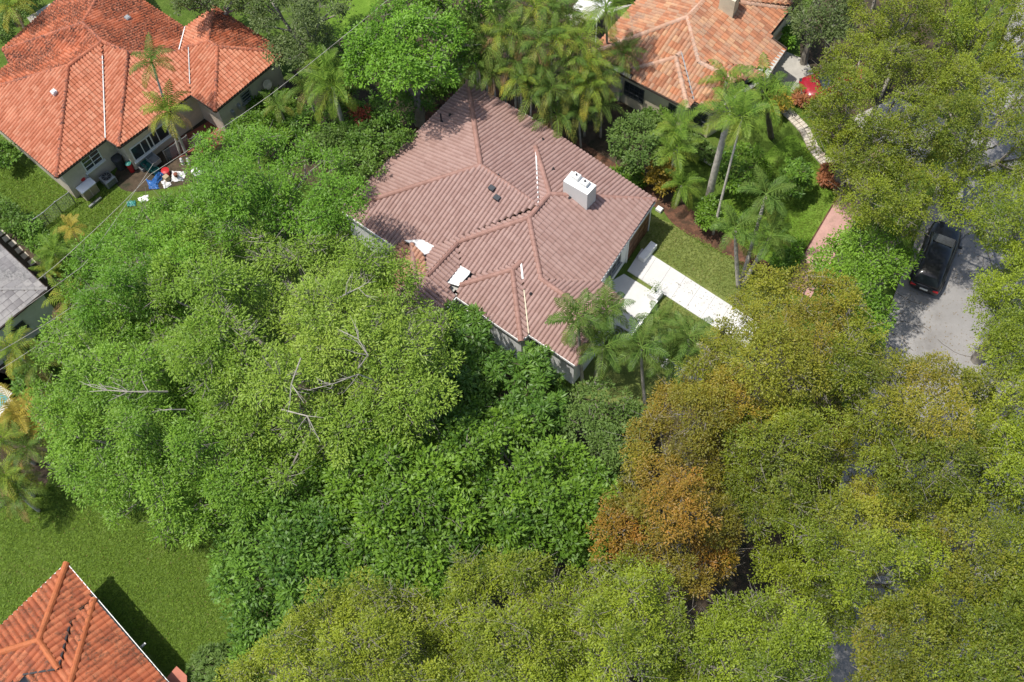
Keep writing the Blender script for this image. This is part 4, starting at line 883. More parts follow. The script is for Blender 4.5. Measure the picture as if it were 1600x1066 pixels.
def palm(label, crown, z, base, kind='xmas', n=13, sc=1., tr=.09, seed=0, shaft=True, group=None, dead=0, low=1., lean=None, trunkmat='palmtrunk', name='palm_tree'):
    rng = random.Random(seed*13+3); c = W(*crown, z); b = W(*base, 0) if base else np.array([c[0]+rng.uniform(-.2, .2), c[1]+rng.uniform(-.2, .2), 0])
    t = thing(name, tuple(b), label, 'palm tree', group); mid = (b+c)/2+np.array([rng.uniform(-.1, .1), rng.uniform(-.1, .1), 0])
    if lean: mid[:2] = b[:2]*(1-lean)+c[:2]*lean
    K = 14; pts = []; rd = []
    for i in range(K+1):
        s = i/K; pts.append(b*(1-s)**2+mid*2*s*(1-s)+c*s*s); rd.append(tr*(1.35-.45*s)*(1+.05*(i % 2)))
    MB().tube(pts, rd, 8).build('trunk', M[trunkmat], t, smooth=True)
    if shaft:
        MB().tube([c-np.array([0, 0, .55])*sc, c-np.array([0, 0, .25])*sc, c+np.array([0, 0, .15])], [tr*1.1, tr*1.25, tr*.5], 8).build('crownshaft', M['crownshaft'], t, smooth=True)
    inv = world_of(t).inverted(); a0 = rng.uniform(0, 6.28)
    for i in range(n+dead):
        if i < n:
            q = i/n; k = min(4, int((q**.8)*5*low)); me = FM[kind][k]
        else: me = FM['dead'][i % 5]
        o = bpy.data.objects.new('frond', me); s_ = sc*rng.uniform(.88, 1.1)
        R = Matrix.Translation(c+np.array([0, 0, .08])) @ Matrix.Rotation(a0+i*2.39996+rng.uniform(-.15, .15), 4, 'Z') @ Matrix.Rotation(rng.uniform(-.12, .12), 4, 'Y') @ Matrix.Rotation(rng.uniform(-.2, .2), 4, 'X') @ Matrix.Scale(s_, 4)
        o.matrix_local = inv @ R; link(o, t); NF[0] += 1
    return t
FG = 'palms clustered at the front right corner of the white house'
palm('palm with a thin leaning trunk whose fronds lie over the roof edge', (903,497), 6.0, (910,597), 'xmas', 12, 1.0, .07, 1, group=FG)
palm('palm with its crown over the roof corner beside the white patio', (948,486), 5.2, (930,590), 'xmas', 12, .95, .07, 2, group=FG)
palm('palm with a pale trunk leaning right from the house corner', (944,543), 4.6, (929,606), 'xmas', 12, 1.1, .08, 3, group=FG)
palm('palm on a slim straight trunk standing in the shaded lawn', (1002,544), 5.0, (1008,632), 'xmas', 12, 1.0, .07, 4, group=FG)
palm('palm crown nearest the low patio wall', (1029,503), 3.6, (1032,560), 'xmas', 11, .85, .07, 5, group=FG)
palm('palm crown nearest the pale rock', (1076,528), 3.6, (1072,590), 'xmas', 11, .95, .07, 6, group=FG)
palm('low palm between the slim trunk palm and the olive tree', (1047,565), 3.4, (1046,610), 'xmas', 12, 1.0, .07, 7, group=FG)
TG = 'three palms leaning out of one root on the front lawn'
palm('left stem of the triple palm, crown towards the white walkway', (1149,358), 5.0, (1154,450), 'xmas', 12, .95, .095, 8, group=TG)
palm('middle stem of the triple palm, crown highest up the photo', (1197,305), 6.2, (1157,444), 'xmas', 12, .95, .095, 9, group=TG)
palm('right stem of the triple palm, crown towards the pink pavement', (1203,371), 4.5, (1159,447), 'xmas', 12, .92, .095, 10, group=TG)
palm('royal palm with a thick pale grey trunk on the neighbouring lawn', (1141,176), 8.0, (1107,311), 'royal', 12, .85, .17, 11)
palm('tall palm on a very thin white trunk beside the royal palm', (1160,183), 9.0, (1114,366), 'royal', 10, .7, .06, 12)
palm('queen palm with drooping feathery fronds behind the royal palm', (1196,150), 5.5, (1205,215), 'queen', 14, .85, .13, 13, shaft=False, trunkmat='barkdark')
palm('feathery palm covering the front corner of the cream house', (1135,128), 4.5, None, 'queen', 11, .75, .1, 14, shaft=False)
palm('small palm with stiff bright fronds beside the cream wall', (1054,233), 3.2, (1050,290), 'royal', 12, .72, .06, 15)
palm('palm with an upright spear frond against the cream wall', (1058,200), 4.0, (1056,262), 'royal', 10, .7, .06, 16)
palm('low weeping palm beside the round green bush', (1066,290), 1.8, None, 'queen', 13, .6, .08, 17, shaft=False)
palm('tall thin palm at the top edge left of the mottled orange roof', (947,10), 7.5, (949,108), 'royal', 13, .85, .06, 18)
palm('palm shading the corner of the mottled orange roof', (975,85), 4.5, None, 'areca', 16, .8, .07, 19, shaft=False)
AG = 'areca palms behind the white house'
arc = [(737,43,6.5),(757,70,6),(781,47,6.5),(802,50,6.5),(805,92,5.5),(813,117,5),(841,62,6.5),(831,140,4.5),(865,11,7),(869,57,6.5),(888,25,6.5),(906,56,6),(890,88,5.5),(921,92,5.5),(888,130,4.5),
       (921,132,4.5),(860,135,5),(935,118,4.8),(790,15,7),(747,95,5),(770,110,4.6),(845,100,5.5),(905,170,3.2),(870,175,3.2),(835,8,7),(940,160,3.2)]
wh = ['at the left end of the row near the light green tree', 'with stiff bowed fronds at the left front', 'with yellow topped fronds', 'behind the yellow topped one', 'with brownish hanging fronds', 'with a golden hanging skirt near the roof tip',
      'in the middle of the back row', 'hanging over the gap beside the roof', 'cut by the top edge in the middle', 'just left of the white patch', 'touching the top edge right of centre', 'below the white patch', 'beside the red brown patch',
      'close to the thin tall palm', 'with pale arching ribs', 'at the right front with curled fronds', 'in the front row over the brown roof eave', 'at the far right front', 'at the top edge on the left', 'in the shade above the roof tip',
      'low and dark above the roof tip', 'in the centre of the clump', 'low at the right slope of the roof', 'low and half hidden beside the roof', 'at the top edge left of centre', 'low at the right end of the row']
for i, (u, v, z) in enumerate(arc):
    palm('areca palm '+wh[i], (u, v+6), z, None, 'arecab' if i in (2, 5, 9, 11, 13, 15, 24) else 'areca', 12, .85+.06*(i % 4), .05, 20+i, shaft=False, group=AG, dead=(2 if i % 3 == 0 else 1), name='areca_palm')
palm('palm growing beside the orange house patio, taller of the two', (238,100), 7.5, (282,243), 'areca', 12, .8, .06, 50)
palm('palm growing beside the orange house patio, shorter with a full crown', (263,176), 4.5, (291,241), 'arecab', 16, .95, .07, 51, dead=2)
palm('palm in the top left corner beyond the orange roof', (18,12), 4.5, None, 'arecab', 13, .9, .07, 80, dead=1)
palm('small palm by the end wall of the orange house', (434,166), 2.8, None, 'areca', 11, .7, .05, 52)
palm('palm with a pale curved frond behind the white house', (478,140), 4.0, None, 'areca', 13, .85, .06, 53)
palm('large palm with yellowing drooping fronds behind the white house', (520,135), 5.0, None, 'queen', 15, .9, .11, 54, shaft=False, dead=1)
palm('palm with thin light fronds beside the light green tree', (505,110), 5.2, None, 'royal', 12, .75, .07, 55)
LG = 'palms around the small grey house'
palm('palm with one orange frond at the corner of the small grey house', (113,470), 3.4, None, 'arecab', 12, .9, .07, 56, group=LG, dead=1)
palm('small yellow leaved palm on the left lawn', (112,358), 2.0, None, 'fan', 12, .5, .05, 57, group=LG)
palm('feathery small palm between the hedge and the net trampoline', (85,395), 2.2, None, 'queen', 14, .6, .06, 58, group=LG, shaft=False)
palm('small palm behind the end stepping stone', (75,425), 2.0, None, 'arecab', 11, .55, .05, 59, group=LG)
palm('palm in front of the window of the small grey house', (22,545), 3.6, None, 'arecab', 14, .9, .07, 60, group=LG, dead=2)
palm('pale leaved palm above the pool', (58,570), 3.0, None, 'areca', 13, .8, .07, 61, group=LG, dead=1)
YG = 'yellowing palms on the left edge below the pool'
for i, (u, v, z, k) in enumerate([(28,650,3.6,'fan'),(5,690,3.6,'arecab'),(45,700,3.4,'areca'),(10,745,3.2,'arecab'),(62,655,3.2,'fan'),(30,770,2.6,'areca')]):
    palm(['golden yellow palm just below the pool', 'green and yellow palm cut by the left edge', 'palm with grey hanging fronds beside the feathery tree', 'palm cut by the left edge lower down', 'golden palm touching the feathery tree', 'lowest palm, over the shaded lawn'][i],
         (u, v), z, None, k, 14, .85, .07, 62+i, group=YG, dead=3, shaft=False)
print('LEAVES', LEAFCOUNT[0], 'FRONDS', NF[0])
#@@PART3
# ------------------------------------------------------------------ front walkways and patio of the white house
def slab(name, px, z0, z1, m):
    o = MB().prism([p[:2] for p in pxs(px, z1)], z0, z1).build(name, m); o['kind'] = 'structure'; return o
wk = thing('walkway', tuple(W(1070, 440)), 'long white concrete walkway from the wooden door across the front lawn', 'walkway')
A0, A1, B0, B1 = [W(u, v, .07)[:2] for u, v in ((1003, 388), (980.5, 423), (1190, 508), (1166, 543))]
nseg = 8
for i in range(nseg):
    s0, s1 = i/nseg, (i+1)/nseg-.0015
    MB().prism([A0*(1-s0)+B0*s0, A0*(1-s1)+B0*s1, A1*(1-s1)+B1*s1, A1*(1-s0)+B1*s0], -.02, .07).build('slab', M['concrete'], wk)
pt = thing('patio', tuple(W(1000, 465)), 'white concrete patio slab between the lower roof and the grass strip', 'patio')
MB().prism([p[:2] for p in pxs([(975, 428), (1014.4, 452), (1021, 462), (1028, 468), (1000, 502), (985, 520), (950, 500), (940, 448)], .09)], -.02, .09).build('slab', M['concrete'], pt)
def seg_wall(mb, line, w_, z0, z1):
    a = offs(line, -w_/2); b = offs(line, w_/2)
    for i in range(len(line)-1): mb.prism([a[i], b[i], b[i+1], a[i+1]], z0, z1)
lw = thing('garden_wall', tuple(W(1010, 490)), 'low white wall along the outer edge of the patio', 'low wall')
mb = MB(); seg_wall(mb, [tuple(W(u, v, .4)[:2]) for u, v in ((1025, 470), (1005, 497), (985, 522), (975, 536))], .16, 0, .45); mb.build('wall', M['stucco'], lw)
mb = MB(); seg_wall(mb, [tuple(W(u, v, .5)[:2]) for u, v in ((1025.5, 469), (1005, 497), (985, 522), (975, 536))], .22, .452, .51); mb.build('coping', M['white'], lw)
pl = W(1023, 465, 0); t = thing('planter', tuple(pl), 'white square planter with a round clipped ball at the patio corner', 'planter')
MB().box((pl[0], pl[1], .3), (.62, .62, .6), YM, bev=.03).build('pot', M['white'], t)
tp = W(1018.5, 455, .95)
me = crown_mesh('foliage', [(pl[0]-.05, pl[1]+.08, .95, .3, 0, 0)], 'dense', LM['hedge'], 3.5, seed=99, lmul=.5)
o = bpy.data.objects.new('foliage', me); link(o, t); o.matrix_parent_inverse = world_of(t).inverted()
MB().tube([(pl[0], pl[1], .55), (pl[0]-.05, pl[1]+.08, .95)], .035, 6).build('stem', M['barkdark'], t)
q = W(1012, 393, .3); ds = MB().box((q[0], q[1], .22), (1.25, .42, .44), YM+math.pi/2, bev=.02).build('bench', M['stucco'])
tag(ds, 'low white block beside the wooden door of the white house', 'bench')
for k, q in enumerate([[(1008, 548), (1022, 540), (1050, 566), (1078, 580), (1100, 592), (1090, 602), (1050, 585), (1022, 566)]]):
    sheet('path', pxs(q), .03, M['concrete'])
u = W(1030, 329, 0); t = MB().box((u[0], u[1], .12), (.36, .3, .24), YM, bev=.03).build('utility_box', M['white']); tag(t, 'small white utility box on the front lawn near the roof corner', 'utility box')
# round iron table on the patio
c = W(963, 520, .7); t = thing('patio_table', (c[0], c[1], 0), 'round wrought iron table behind the palms on the patio', 'table')
mb = MB()
for r in (.42, .28, .12): mb.tube([(c[0]+r*math.cos(a*math.pi/9), c[1]+r*math.sin(a*math.pi/9), .72) for a in range(19)], .018, 5)
mb.build('table_top', M['grey'], t)
for a in range(3): MB().tube([(c[0]+.35*math.cos(a*2.1), c[1]+.35*math.sin(a*2.1), 0), (c[0]+.15*math.cos(a*2.1), c[1]+.15*math.sin(a*2.1), .4), (c[0]+.3*math.cos(a*2.1), c[1]+.3*math.sin(a*2.1), .72)], .018, 5).build('leg', M['grey'], t)
# lamp post
b = W(1121, 547, 0); t = thing('lamp_post', tuple(b), 'thin black lamp post at the end of the white walkway', 'lamp post')
MB().tube([b, b+np.array([0, 0, 1.9])], [.05, .035], 8).build('post', M['black'], t)
MB().lathe([(.04, 1.88), (.12, 1.95), (.14, 2.2), (.16, 2.22), (.02, 2.36)], b, 8).build('lamp_head', M['black'], t)
# rocks
def rock(c, s, m, seed, label, sc=(1, .8, .6)):
    import bmesh
    bm = bmesh.new(); bmesh.ops.create_icosphere(bm, subdivisions=3, radius=1); r = random.Random(seed); vs = [Vector((r.gauss(0, 1), r.gauss(0, 1), r.gauss(0, 1))).normalized() for _ in range(14)]; ks = [r.uniform(.72, .95) for _ in vs]
    for v in bm.verts:
        for n_, k in zip(vs, ks):
            d = v.co.dot(n_)
            if d > k: v.co -= n_*(d-k)
        v.co = Vector((v.co.x*sc[0], v.co.y*sc[1], v.co.z*sc[2]))*s
    me = bpy.data.meshes.new('rock'); bm.to_mesh(me); bm.free(); me.materials.append(m); o = bpy.data.objects.new('rock', me); o.location = (c[0], c[1], s*.3); o.rotation_euler = (0, 0, seed); link(o)
    tag(o, label, 'rock'); return o
rock(W(1102, 551), .42, M['rock'], 1, 'large cream coloured rock by the foot of the lamp post')
rock(W(1094, 541), .26, M['rock'], 2, 'smaller cream rock leaning on the large one by the lamp post')
rock(W(1105, 567), .24, M['rock'], 5, 'small cream rock below the large one, beside the olive tree')
# ------------------------------------------------------------------ cars
def car(cx, cy, head, label, paint, L=4.6, group=None):
    t = thing('car', (cx, cy, 0), label, 'car', None, head)
    def ring(x, z0, z1, hw, e=3.2, n=20, top=0):
        out = []
        for i in range(n):
            a = 2*math.pi*i/n; c, s_ = math.cos(a), math.sin(a)
            out.append((x, hw*math.copysign(abs(c)**(2/e), c)*(1-.12*max(0, s_)), (z0+z1)/2+(z1-z0)/2*math.copysign(abs(s_)**(2/e), s_)))
        return out
    def loft(rings, cap=True):
        n = len(rings[0]); v = [p for r in rings for p in r]
        f = [(i*n+j, i*n+(j+1) % n, (i+1)*n+(j+1) % n, (i+1)*n+j) for i in range(len(rings)-1) for j in range(n)]
        return v, f+[tuple(range(n-1, -1, -1)), tuple(range((len(rings)-1)*n, len(rings)*n))]
    def child(v, f, name, m, par=t, smooth=True):
        mb = MB().add(v, f); o = bpy.data.objects.new(name, mb.mesh(name, m, smooth)); link(o, par); return o
    st = [(-2.3, .42, .78, .62), (-2.22, .3, .9, .80), (-1.9, .24, .96, .88), (-1.2, .22, .97, .91), (0, .22, .96, .92), (.9, .22, .96, .92), (1.4, .24, .92, .90), (1.95, .26, .84, .85), (2.22, .32, .74, .76), (2.31, .42, .62, .60)]
    k = L/4.62; v, f = loft([ring(x*k, a, b, h) for x, a, b, h in st]); body = child(v, f, 'body', paint)
    cab = [(-2.18, .86, .98, .72), (-1.95, .86, 1.28, .74), (-1.6, .86, 1.46, .73), (-.9, .86, 1.55, .72), (-.2, .86, 1.55, .72), (.25, .86, 1.48, .71), (.8, .86, 1.2, .72), (1.25, .86, .95, .74)]
    v, f = loft([ring(x*k, a, b, h, 4) for x, a, b, h in cab]); child(v, f, 'cabin', paint)
    def pane(p, name):
        v = p+[(a, b, c-.03) for a, b, c in p]; return child(v, [(0, 1, 2, 3), (7, 6, 5, 4)]+[(i, i+4, (i+1) % 4+4, (i+1) % 4) for i in range(4)], name, M['glass'], smooth=False)
    pane([(1.22*k, -.62, .985), (1.22*k, .62, .985), (.34*k, .54, 1.46), (.34*k, -.54, 1.46)], 'windscreen')
    pane([(-2.17*k, -.56, 1.05), (-2.17*k, .56, 1.05), (-1.86*k, .52, 1.385), (-1.86*k, -.52, 1.385)], 'rear_window')
    for s_ in (-1, 1):
        pane([(.95*k, s_*.755, 1.0), (.25*k, s_*.70, 1.36), (-1.55*k, s_*.71, 1.34), (-1.9*k, s_*.755, 1.0)], 'side_window')
        m = MB().box((.85*k, s_*.98, 1.0), (.16, .2, .13), bev=.03); o = bpy.data.objects.new('mirror', m.mesh('mirror', paint)); link(o, t)
        m = MB().box((2.17*k, s_*.6, .66), (.16, .3, .12), bev=.03); o = bpy.data.objects.new('headlight', m.mesh('headlight', M['glass'])); link(o, t)
        m = MB().box((-2.24*k, s_*.62, .76), (.1, .3, .12), bev=.02); o = bpy.data.objects.new('tail_light', m.mesh('tail_light', M['red'])); link(o, t)
        for x in (-1.42, 1.42):
            w_ = MB(); w_.tube([(x*k, s_*.74, .33), (x*k, s_*.93, .33)], .33, 18); o = bpy.data.objects.new('wheel', w_.mesh('wheel', M['black'], False)); link(o, t)
            w_ = MB(); w_.tube([(x*k, s_*.92, .33), (x*k, s_*.945, .33)], .2, 12); r_ = bpy.data.objects.new('rim', w_.mesh('rim', M['galv'])); link(r_, o)
    m = MB().box((-2.31*k, 0, .72), (.03, .44, .12)); o = bpy.data.objects.new('number_plate', m.mesh('number_plate', M['white'])); link(o, t)
    return t
def paint(name, col):
    m, N, L, B = nt(name); B.inputs['Base Color'].default_value = (*col, 1); B.inputs['Roughness'].default_value = .3; B.inputs['Coat Weight'].default_value = .3; B.inputs['Metallic'].default_value = 0
    L.new(mixc(N, L, col, tuple(c*1.8+.01 for c in col), noise(N, L, 3, 4, .6, lo=.5, hi=.8)), B.inputs['Base Color']); return m
pa, pb = W(1479, 360, .6), W(1446, 444, .6); cc = (pa+pb)/2; hd = math.atan2(pa[1]-pb[1], pa[0]-pb[0])
car(cc[0], cc[1], hd, 'black car parked on the road, half under the trees', paint('black_car_paint', (.006, .007, .009)), 4.7)
cc = W(1309, 128, .7); car(cc[0], cc[1], math.radians(188), 'red car almost hidden under the spreading olive tree', paint('red_car_paint', (.28, .012, .022)), 4.4)
# ------------------------------------------------------------------ stone edging, stepping stones, pool
st = M['stone']; line = [W(u, v)[:2] for u, v in ((1222, 168), (1232, 178), (1244, 190), (1256, 203), (1263, 216), (1269, 230), (1279, 243), (1291, 256), (1302, 264))]
ge = thing('stone_edging', tuple(W(1260, 210)), 'curved edging of pale stones around the neighbouring lawn', 'stone edging')
for i in range(len(line)-1):
    for j in range(3):
        for sd in (-.17, .17):
            p = line[i]+(line[i+1]-line[i])*((j+.5)/3); d = (line[i+1]-line[i]); d /= np.linalg.norm(d)
            q = p+np.array([-d[1], d[0]])*sd; L_ = np.linalg.norm(line[i+1]-line[i])/3
            MB().box((q[0], q[1], .07+random.uniform(-.015, .015)), (L_*random.uniform(.85, .96), .31, .14), math.atan2(d[1], d[0])+random.uniform(-.06, .06), bev=.02).build('stone', st, ge)
ge = thing('stone_edging', tuple(W(1100, 245)), 'straight low stone edging below the cream house wall', 'stone edging')
a, b = W(1077, 238)[:2], W(1122, 265)[:2]; n = 9
for i in range(n):
    p = a+(b-a)*(i+.5)/n; MB().box((p[0], p[1], .08), (np.linalg.norm(b-a)/n*.94, .16, .16), math.atan2(*(b-a)[::-1]), bev=.02).build('stone', st, ge)
for i, (u, v) in enumerate(((2, 364), (10, 373), (20, 381), (30, 391), (39, 400), (50, 410), (72, 430))):
    p = W(u, v); o = MB().box((p[0], p[1], .025), (.40, .36, .05), Y5+random.uniform(-.1, .1), bev=.01).build('stepping_stone', st)
    tag(o, ['pale stepping stone cut by the left edge', 'second stepping stone from the left edge', 'third stepping stone from the left edge', 'fourth stepping stone, where the hedge begins to thicken', 'fifth stepping stone, beside the bright hedge bush', 'sixth stepping stone, close to the grey roof edge', 'last stepping stone, near the corner of the grey roof'][i], 'stepping stone', 'stepping stones beside the small grey house')
sheet('soil', pxs([(-30, 330), (0, 345), (90, 430), (120, 460), (90, 470), (60, 440), (-30, 370)]), .008, M['soil'])
pool = thing('swimming_pool', tuple(W(0, 625)), 'corner of a turquoise swimming pool with pale coping on the left edge', 'swimming pool')
PP = [W(u, v)[:2] for u, v in ((-90, 560), (14, 622), (-8, 650), (-130, 610))]
MB().poly([(p[0], p[1], .01) for p in PP]).build('water', M['water'], pool)
for i in range(4):
    a, b = PP[i], PP[(i+1) % 4]; L_ = np.linalg.norm(b-a); k = max(1, int(L_/.5)); d = (b-a)/L_; n_ = np.array([d[1], -d[0]]) if (np.array([d[1], -d[0]]) @ (a-np.mean(PP, axis=0))) > 0 else np.array([-d[1], d[0]])
    for j in range(k):
        p = a+(b-a)*(j+.5)/k+n_*.16; MB().box((p[0], p[1], .03), (L_/k*.97, .32, .06), math.atan2(d[1], d[0]), bev=.01).build('coping_stone', M['concrete'], pool)
sheet('patio', pxs([(-120, 560), (40, 590), (50, 640), (-10, 680), (-140, 650)]), .006, M['pinkpave'])
# ------------------------------------------------------------------ back yard of the top left house
sheet('patio', pxs([(300, 205), (350, 175), (358, 215), (330, 240), (300, 240), (270, 250), (262, 225)]), .02, M['terracotta'])
sheet('soil', smooth_poly(pxs([(175, 275), (200, 240), (300, 190), (350, 180), (370, 220), (330, 280), (230, 300), (190, 300)]), 2), .014, M['soil'])
def ac_unit(u, v, label, s=.8):
    p = W(u, v); t = thing('ac_condenser', tuple(p), label, 'air conditioner', None, Y2)
    def ch(mb, name, m, sm=False): o = bpy.data.objects.new(name, mb.mesh(name, m, sm)); link(o, t); return o
    ch(MB().box((0, 0, s*.45), (s, s, s*.9), bev=.08), 'case', M['grey'])
    g = MB(); g.lathe([(s*.38, s*.9), (s*.40, s*.94), (s*.36, s*.94), (s*.35, s*.905)], (0, 0, 0), 20); ch(g, 'fan_ring', M['darkgrey'])
    g = MB(); g.lathe([(s*.35, s*.9), (s*.35, s*.908)], (0, 0, 0), 20); ch(g, 'fan_opening', M['black'])
    for i in range(4):
        a = i*math.pi/4; g = MB().box((0, 0, s*.935), (s*.72, .015, .015), a); ch(g, 'grille_bar', M['grey'])
    for i in range(6):
        for sd in (-1, 1): ch(MB().box((sd*s*.505, 0, .12+i*s*.12), (.02, s*.8, .03)), 'louvre', M['darkgrey'])
ac_unit(172, 286, 'grey air conditioner with a round top fan by the orange house wall', .72)
ac_unit(440, 158, 'dark air conditioner at the right corner of the orange house', .6)
def bin_(u, v, h, r, m, label, lid=None):
    p = W(u, v); t = thing('rubbish_bin', tuple(p), label, 'bin'); MB().lathe([(r*.8, 0), (r, h*.95), (r*1.08, h*.96), (r*1.08, h)], p, 14).build('bin_body', m, t); MB().lathe([(r*1.1, h+.005), (r*1.1, h+.04), (r*.5, h+.1), (.06, h+.11)], p, 14).build('lid', lid or m, t)
bin_(190, 262, .95, .3, M['darkgrey'], 'dark round bin against the beige wall beside the air conditioner')
bin_(207, 268, .8, .17, M['red'], 'narrow dark red canister with a teal top at the wall corner', M['teal'])
p = W(142, 303); t = thing('cabinet', tuple(p), 'tan outdoor cabinet with a pale top beside the orange house corner', 'cabinet', None, Y2+math.pi/2)
def loc(mb, name, m, par): o = bpy.data.objects.new(name, mb.mesh(name, m)); link(o, par); return o
loc(MB().box((0, 0, .42), (.95, .55, .84), bev=.02), 'carcass', M['beige'], t); loc(MB().box((0, 0, .87), (1.05, .62, .05), bev=.01), 'worktop', M['stucco'], t)
for x in (-.24, .24): loc(MB().box((x, -.285, .42), (.42, .025, .7)), 'cabinet_door', M['cardboard'], t)
p2 = W(130, 281, .9); o = MB().lathe([(.12, .9), (.17, .98), (.12, 1.1), (.05, 1.12)], (p2[0], p2[1], 0), 9).build('bucket', M['red']); tag(o, 'dark red bucket on the tan cabinet', 'bucket')
p2 = W(138, 277, .9); o = MB().lathe([(.08, .9), (.10, 1.08), (.03, 1.12)], (p2[0], p2[1], 0), 9).build('jar', M['grey']); tag(o, 'small pale jar behind the red bucket on the tan cabinet', 'jar')
p2 = W(150, 318); o = MB().box((p2[0], p2[1], .1), (.9, .14, .2), Y2+math.pi/2, bev=.02).build('plank', M['galv']); tag(o, 'pale metal plank lying in front of the tan cabinet', 'plank')
p = W(318, 290); t = thing('water_tank', tuple(p), 'white cylindrical tank with a domed lid beside the feathery tree', 'tank')
MB().lathe([(.26, 0), (.26, 1.35), (.24, 1.4)], p, 16).build('tank_body', M['grey'], t, smooth=False); MB().lathe([(.33, 1.41), (.34, 1.5), (.25, 1.66), (.08, 1.72)], p, 16).build('lid', M['white'], t)
def crate(u, v, s, z, m, label, name='crate', rz=0.):
    p = W(u, v, z); t = thing(name, (p[0], p[1], z), label, name.replace('_', ' '), None, Y2+rz)
    loc(MB().box((0, 0, .02), (s[0], s[1], .04)), 'base', m, t)
    for i in (-1, 1):
        loc(MB().box((i*(s[0]/2-.012), 0, s[2]/2+.04), (.024, s[1], s[2])), 'side', m, t); loc(MB().box((0, i*(s[1]/2-.012), s[2]/2+.04), (s[0]-.05, .024, s[2])), 'side', m, t)
crate(233, 262, (.7, .5, .35), 0, M['teal'], 'larger teal crate below the long window')
crate(243, 268, (.5, .4, .28), .02, M['teal'], 'smaller teal crate in front of the larger one')
crate(224, 264, (.45, .35, .25), 0, M['grey'], 'pale grey crate at the left of the teal crates')
crate(241, 252, (.75, .55, .3), .3, M['grey'], 'grey tub behind the teal crates under the window')
p = W(261, 273); o = MB().lathe([(.17, 0), (.22, .42), (.24, .44), (.1, .47)], p, 12).build('bucket', M['red']); tag(o, 'bright red bucket among the junk pile', 'bucket')
p = W(262, 282); o = MB().box((p[0], p[1], .22), (.3, .3, .44), Y2, bev=.02).build('box', M['cardboard']); tag(o, 'small tan box in front of the bright red bucket', 'box')
def cloth(px, h, m, label, name, seed):
    r = random.Random(seed); P_ = pxs(px); c = np.mean(P_, axis=0); n = 9; mb = MB(); vs = []
    a, b, c_, d = [p[:2] for p in P_]
    for i in range(n+1):
        for j in range(n+1):
            s, q = i/n, j/n; p = (a*(1-s)+b*s)*(1-q)+(d*(1-s)+c_*s)*q
            e = min(s, 1-s, q, 1-q)*4; vs.append((p[0]+r.uniform(-.04, .04), p[1]+r.uniform(-.04, .04), .03+h*min(1, e)*(.55+.45*math.sin(s*7+seed)*math.cos(q*6))+r.uniform(0, .05)))
    mb.add(vs, [(i*(n+1)+j, (i+1)*(n+1)+j, (i+1)*(n+1)+j+1, i*(n+1)+j+1) for i in range(n) for j in range(n)])
    o = mb.build(name, m); tag(o, label, name.replace('_', ' ')); return o
cloth([(236, 285), (250, 268), (258, 274), (244, 292)], .35, M['blue'], 'blue tarpaulin strip over the junk pile', 'tarpaulin', 1)
cloth([(268, 268), (292, 270), (286, 284), (268, 284)], .4, M['white'], 'large white sheet over the junk pile', 'white_sheet', 2)
cloth([(252, 285), (262, 279), (268, 290), (258, 296)], .25, M['white'], 'small white sheet below the tan box', 'white_sheet', 3)
cloth([(216, 310), (232, 305), (232, 314), (218, 318)], .15, M['white'], 'crumpled white bag on the lawn left of the junk pile', 'bag', 4)
cloth([(228, 280), (244, 286), (250, 296), (234, 296)], .12, M['blue'], 'dark blue cover under the tarpaulin', 'cover', 6)
cloth([(198, 316), (212, 314), (213, 322), (200, 324)], .12, M['teal'], 'crumpled teal and blue bag on the lawn', 'bag', 5)
p = W(275, 274, .45); o = MB().lathe([(.10, .35), (.13, .6), (.05, .66)], (p[0], p[1], 0), 9).build('flower_pot', M['terracotta']); tag(o, 'small terracotta pot on the large white sheet', 'flower pot')
# grey metal mesh fence panels by the patio
def mesh_fence(line, h, m, label, name='chain_link_fence', step=.16, cat='fence', post=.035, wire=.007):
    t = thing(name, (*line[0][:2], 0), label, cat)
    for i, p in enumerate(line): MB().tube([(p[0], p[1], 0), (p[0], p[1], h+.05)], post, 7).build('post', m, t)
    mb = MB(); top = MB()
    for a, b in zip(line, line[1:]):
        a = np.array(a[:2]); b = np.array(b[:2]); L_ = np.linalg.norm(b-a); d = (b-a)/L_
        top.tube([(a[0], a[1], h), (b[0], b[1], h)], post*.7, 6)
        n = int((L_+h)/step)
        for k in range(n+1):
            for sg in (0, 1):
                x0 = k*step-h; x1 = k*step; z0, z1 = 0, h
                if x0 < 0: z0 = -x0; x0 = 0
                if x1 > L_: z1 = h-(x1-L_); x1 = L_
                if z1 <= z0: continue
                if sg: x0, x1 = L_-x0, L_-x1
                mb.tube([(*(a+d*x0), z0), (*(a+d*x1), z1)], wire, 3, cap=False)
    top.build('rail', m, t); o = mb.build('wire_mesh', m, t); o['kind'] = 'stuff'; return t
mesh_fence([W(118, 318), W(97, 333), W(78, 350), W(60, 362), W(38, 350)], 1.15, M['galv'], 'chain link fence from the orange house corner to the hedge')
mesh_fence([W(262, 252), W(281, 240), W(298, 228)], 1.0, M['galv'], 'grey mesh panel fence beside the patio palms', 'mesh_fence', .12)
mesh_fence([W(303, 232), W(316, 222), W(322, 238)], .9, M['galv'], 'short grey mesh gate on the terracotta patio', 'mesh_gate', .12, 'gate')
for u, v, lb in ((286, 256, 'left white garden ornament beside the palm stems'), (296, 256, 'right white garden ornament beside the palm stems')):
    p = W(u, v); o = MB().lathe([(.12, 0), (.07, .1), (.11, .3), (.06, .42), (.08, .5), (.02, .58)], p, 9).build('garden_ornament', M['white']); tag(o, lb, 'ornament')
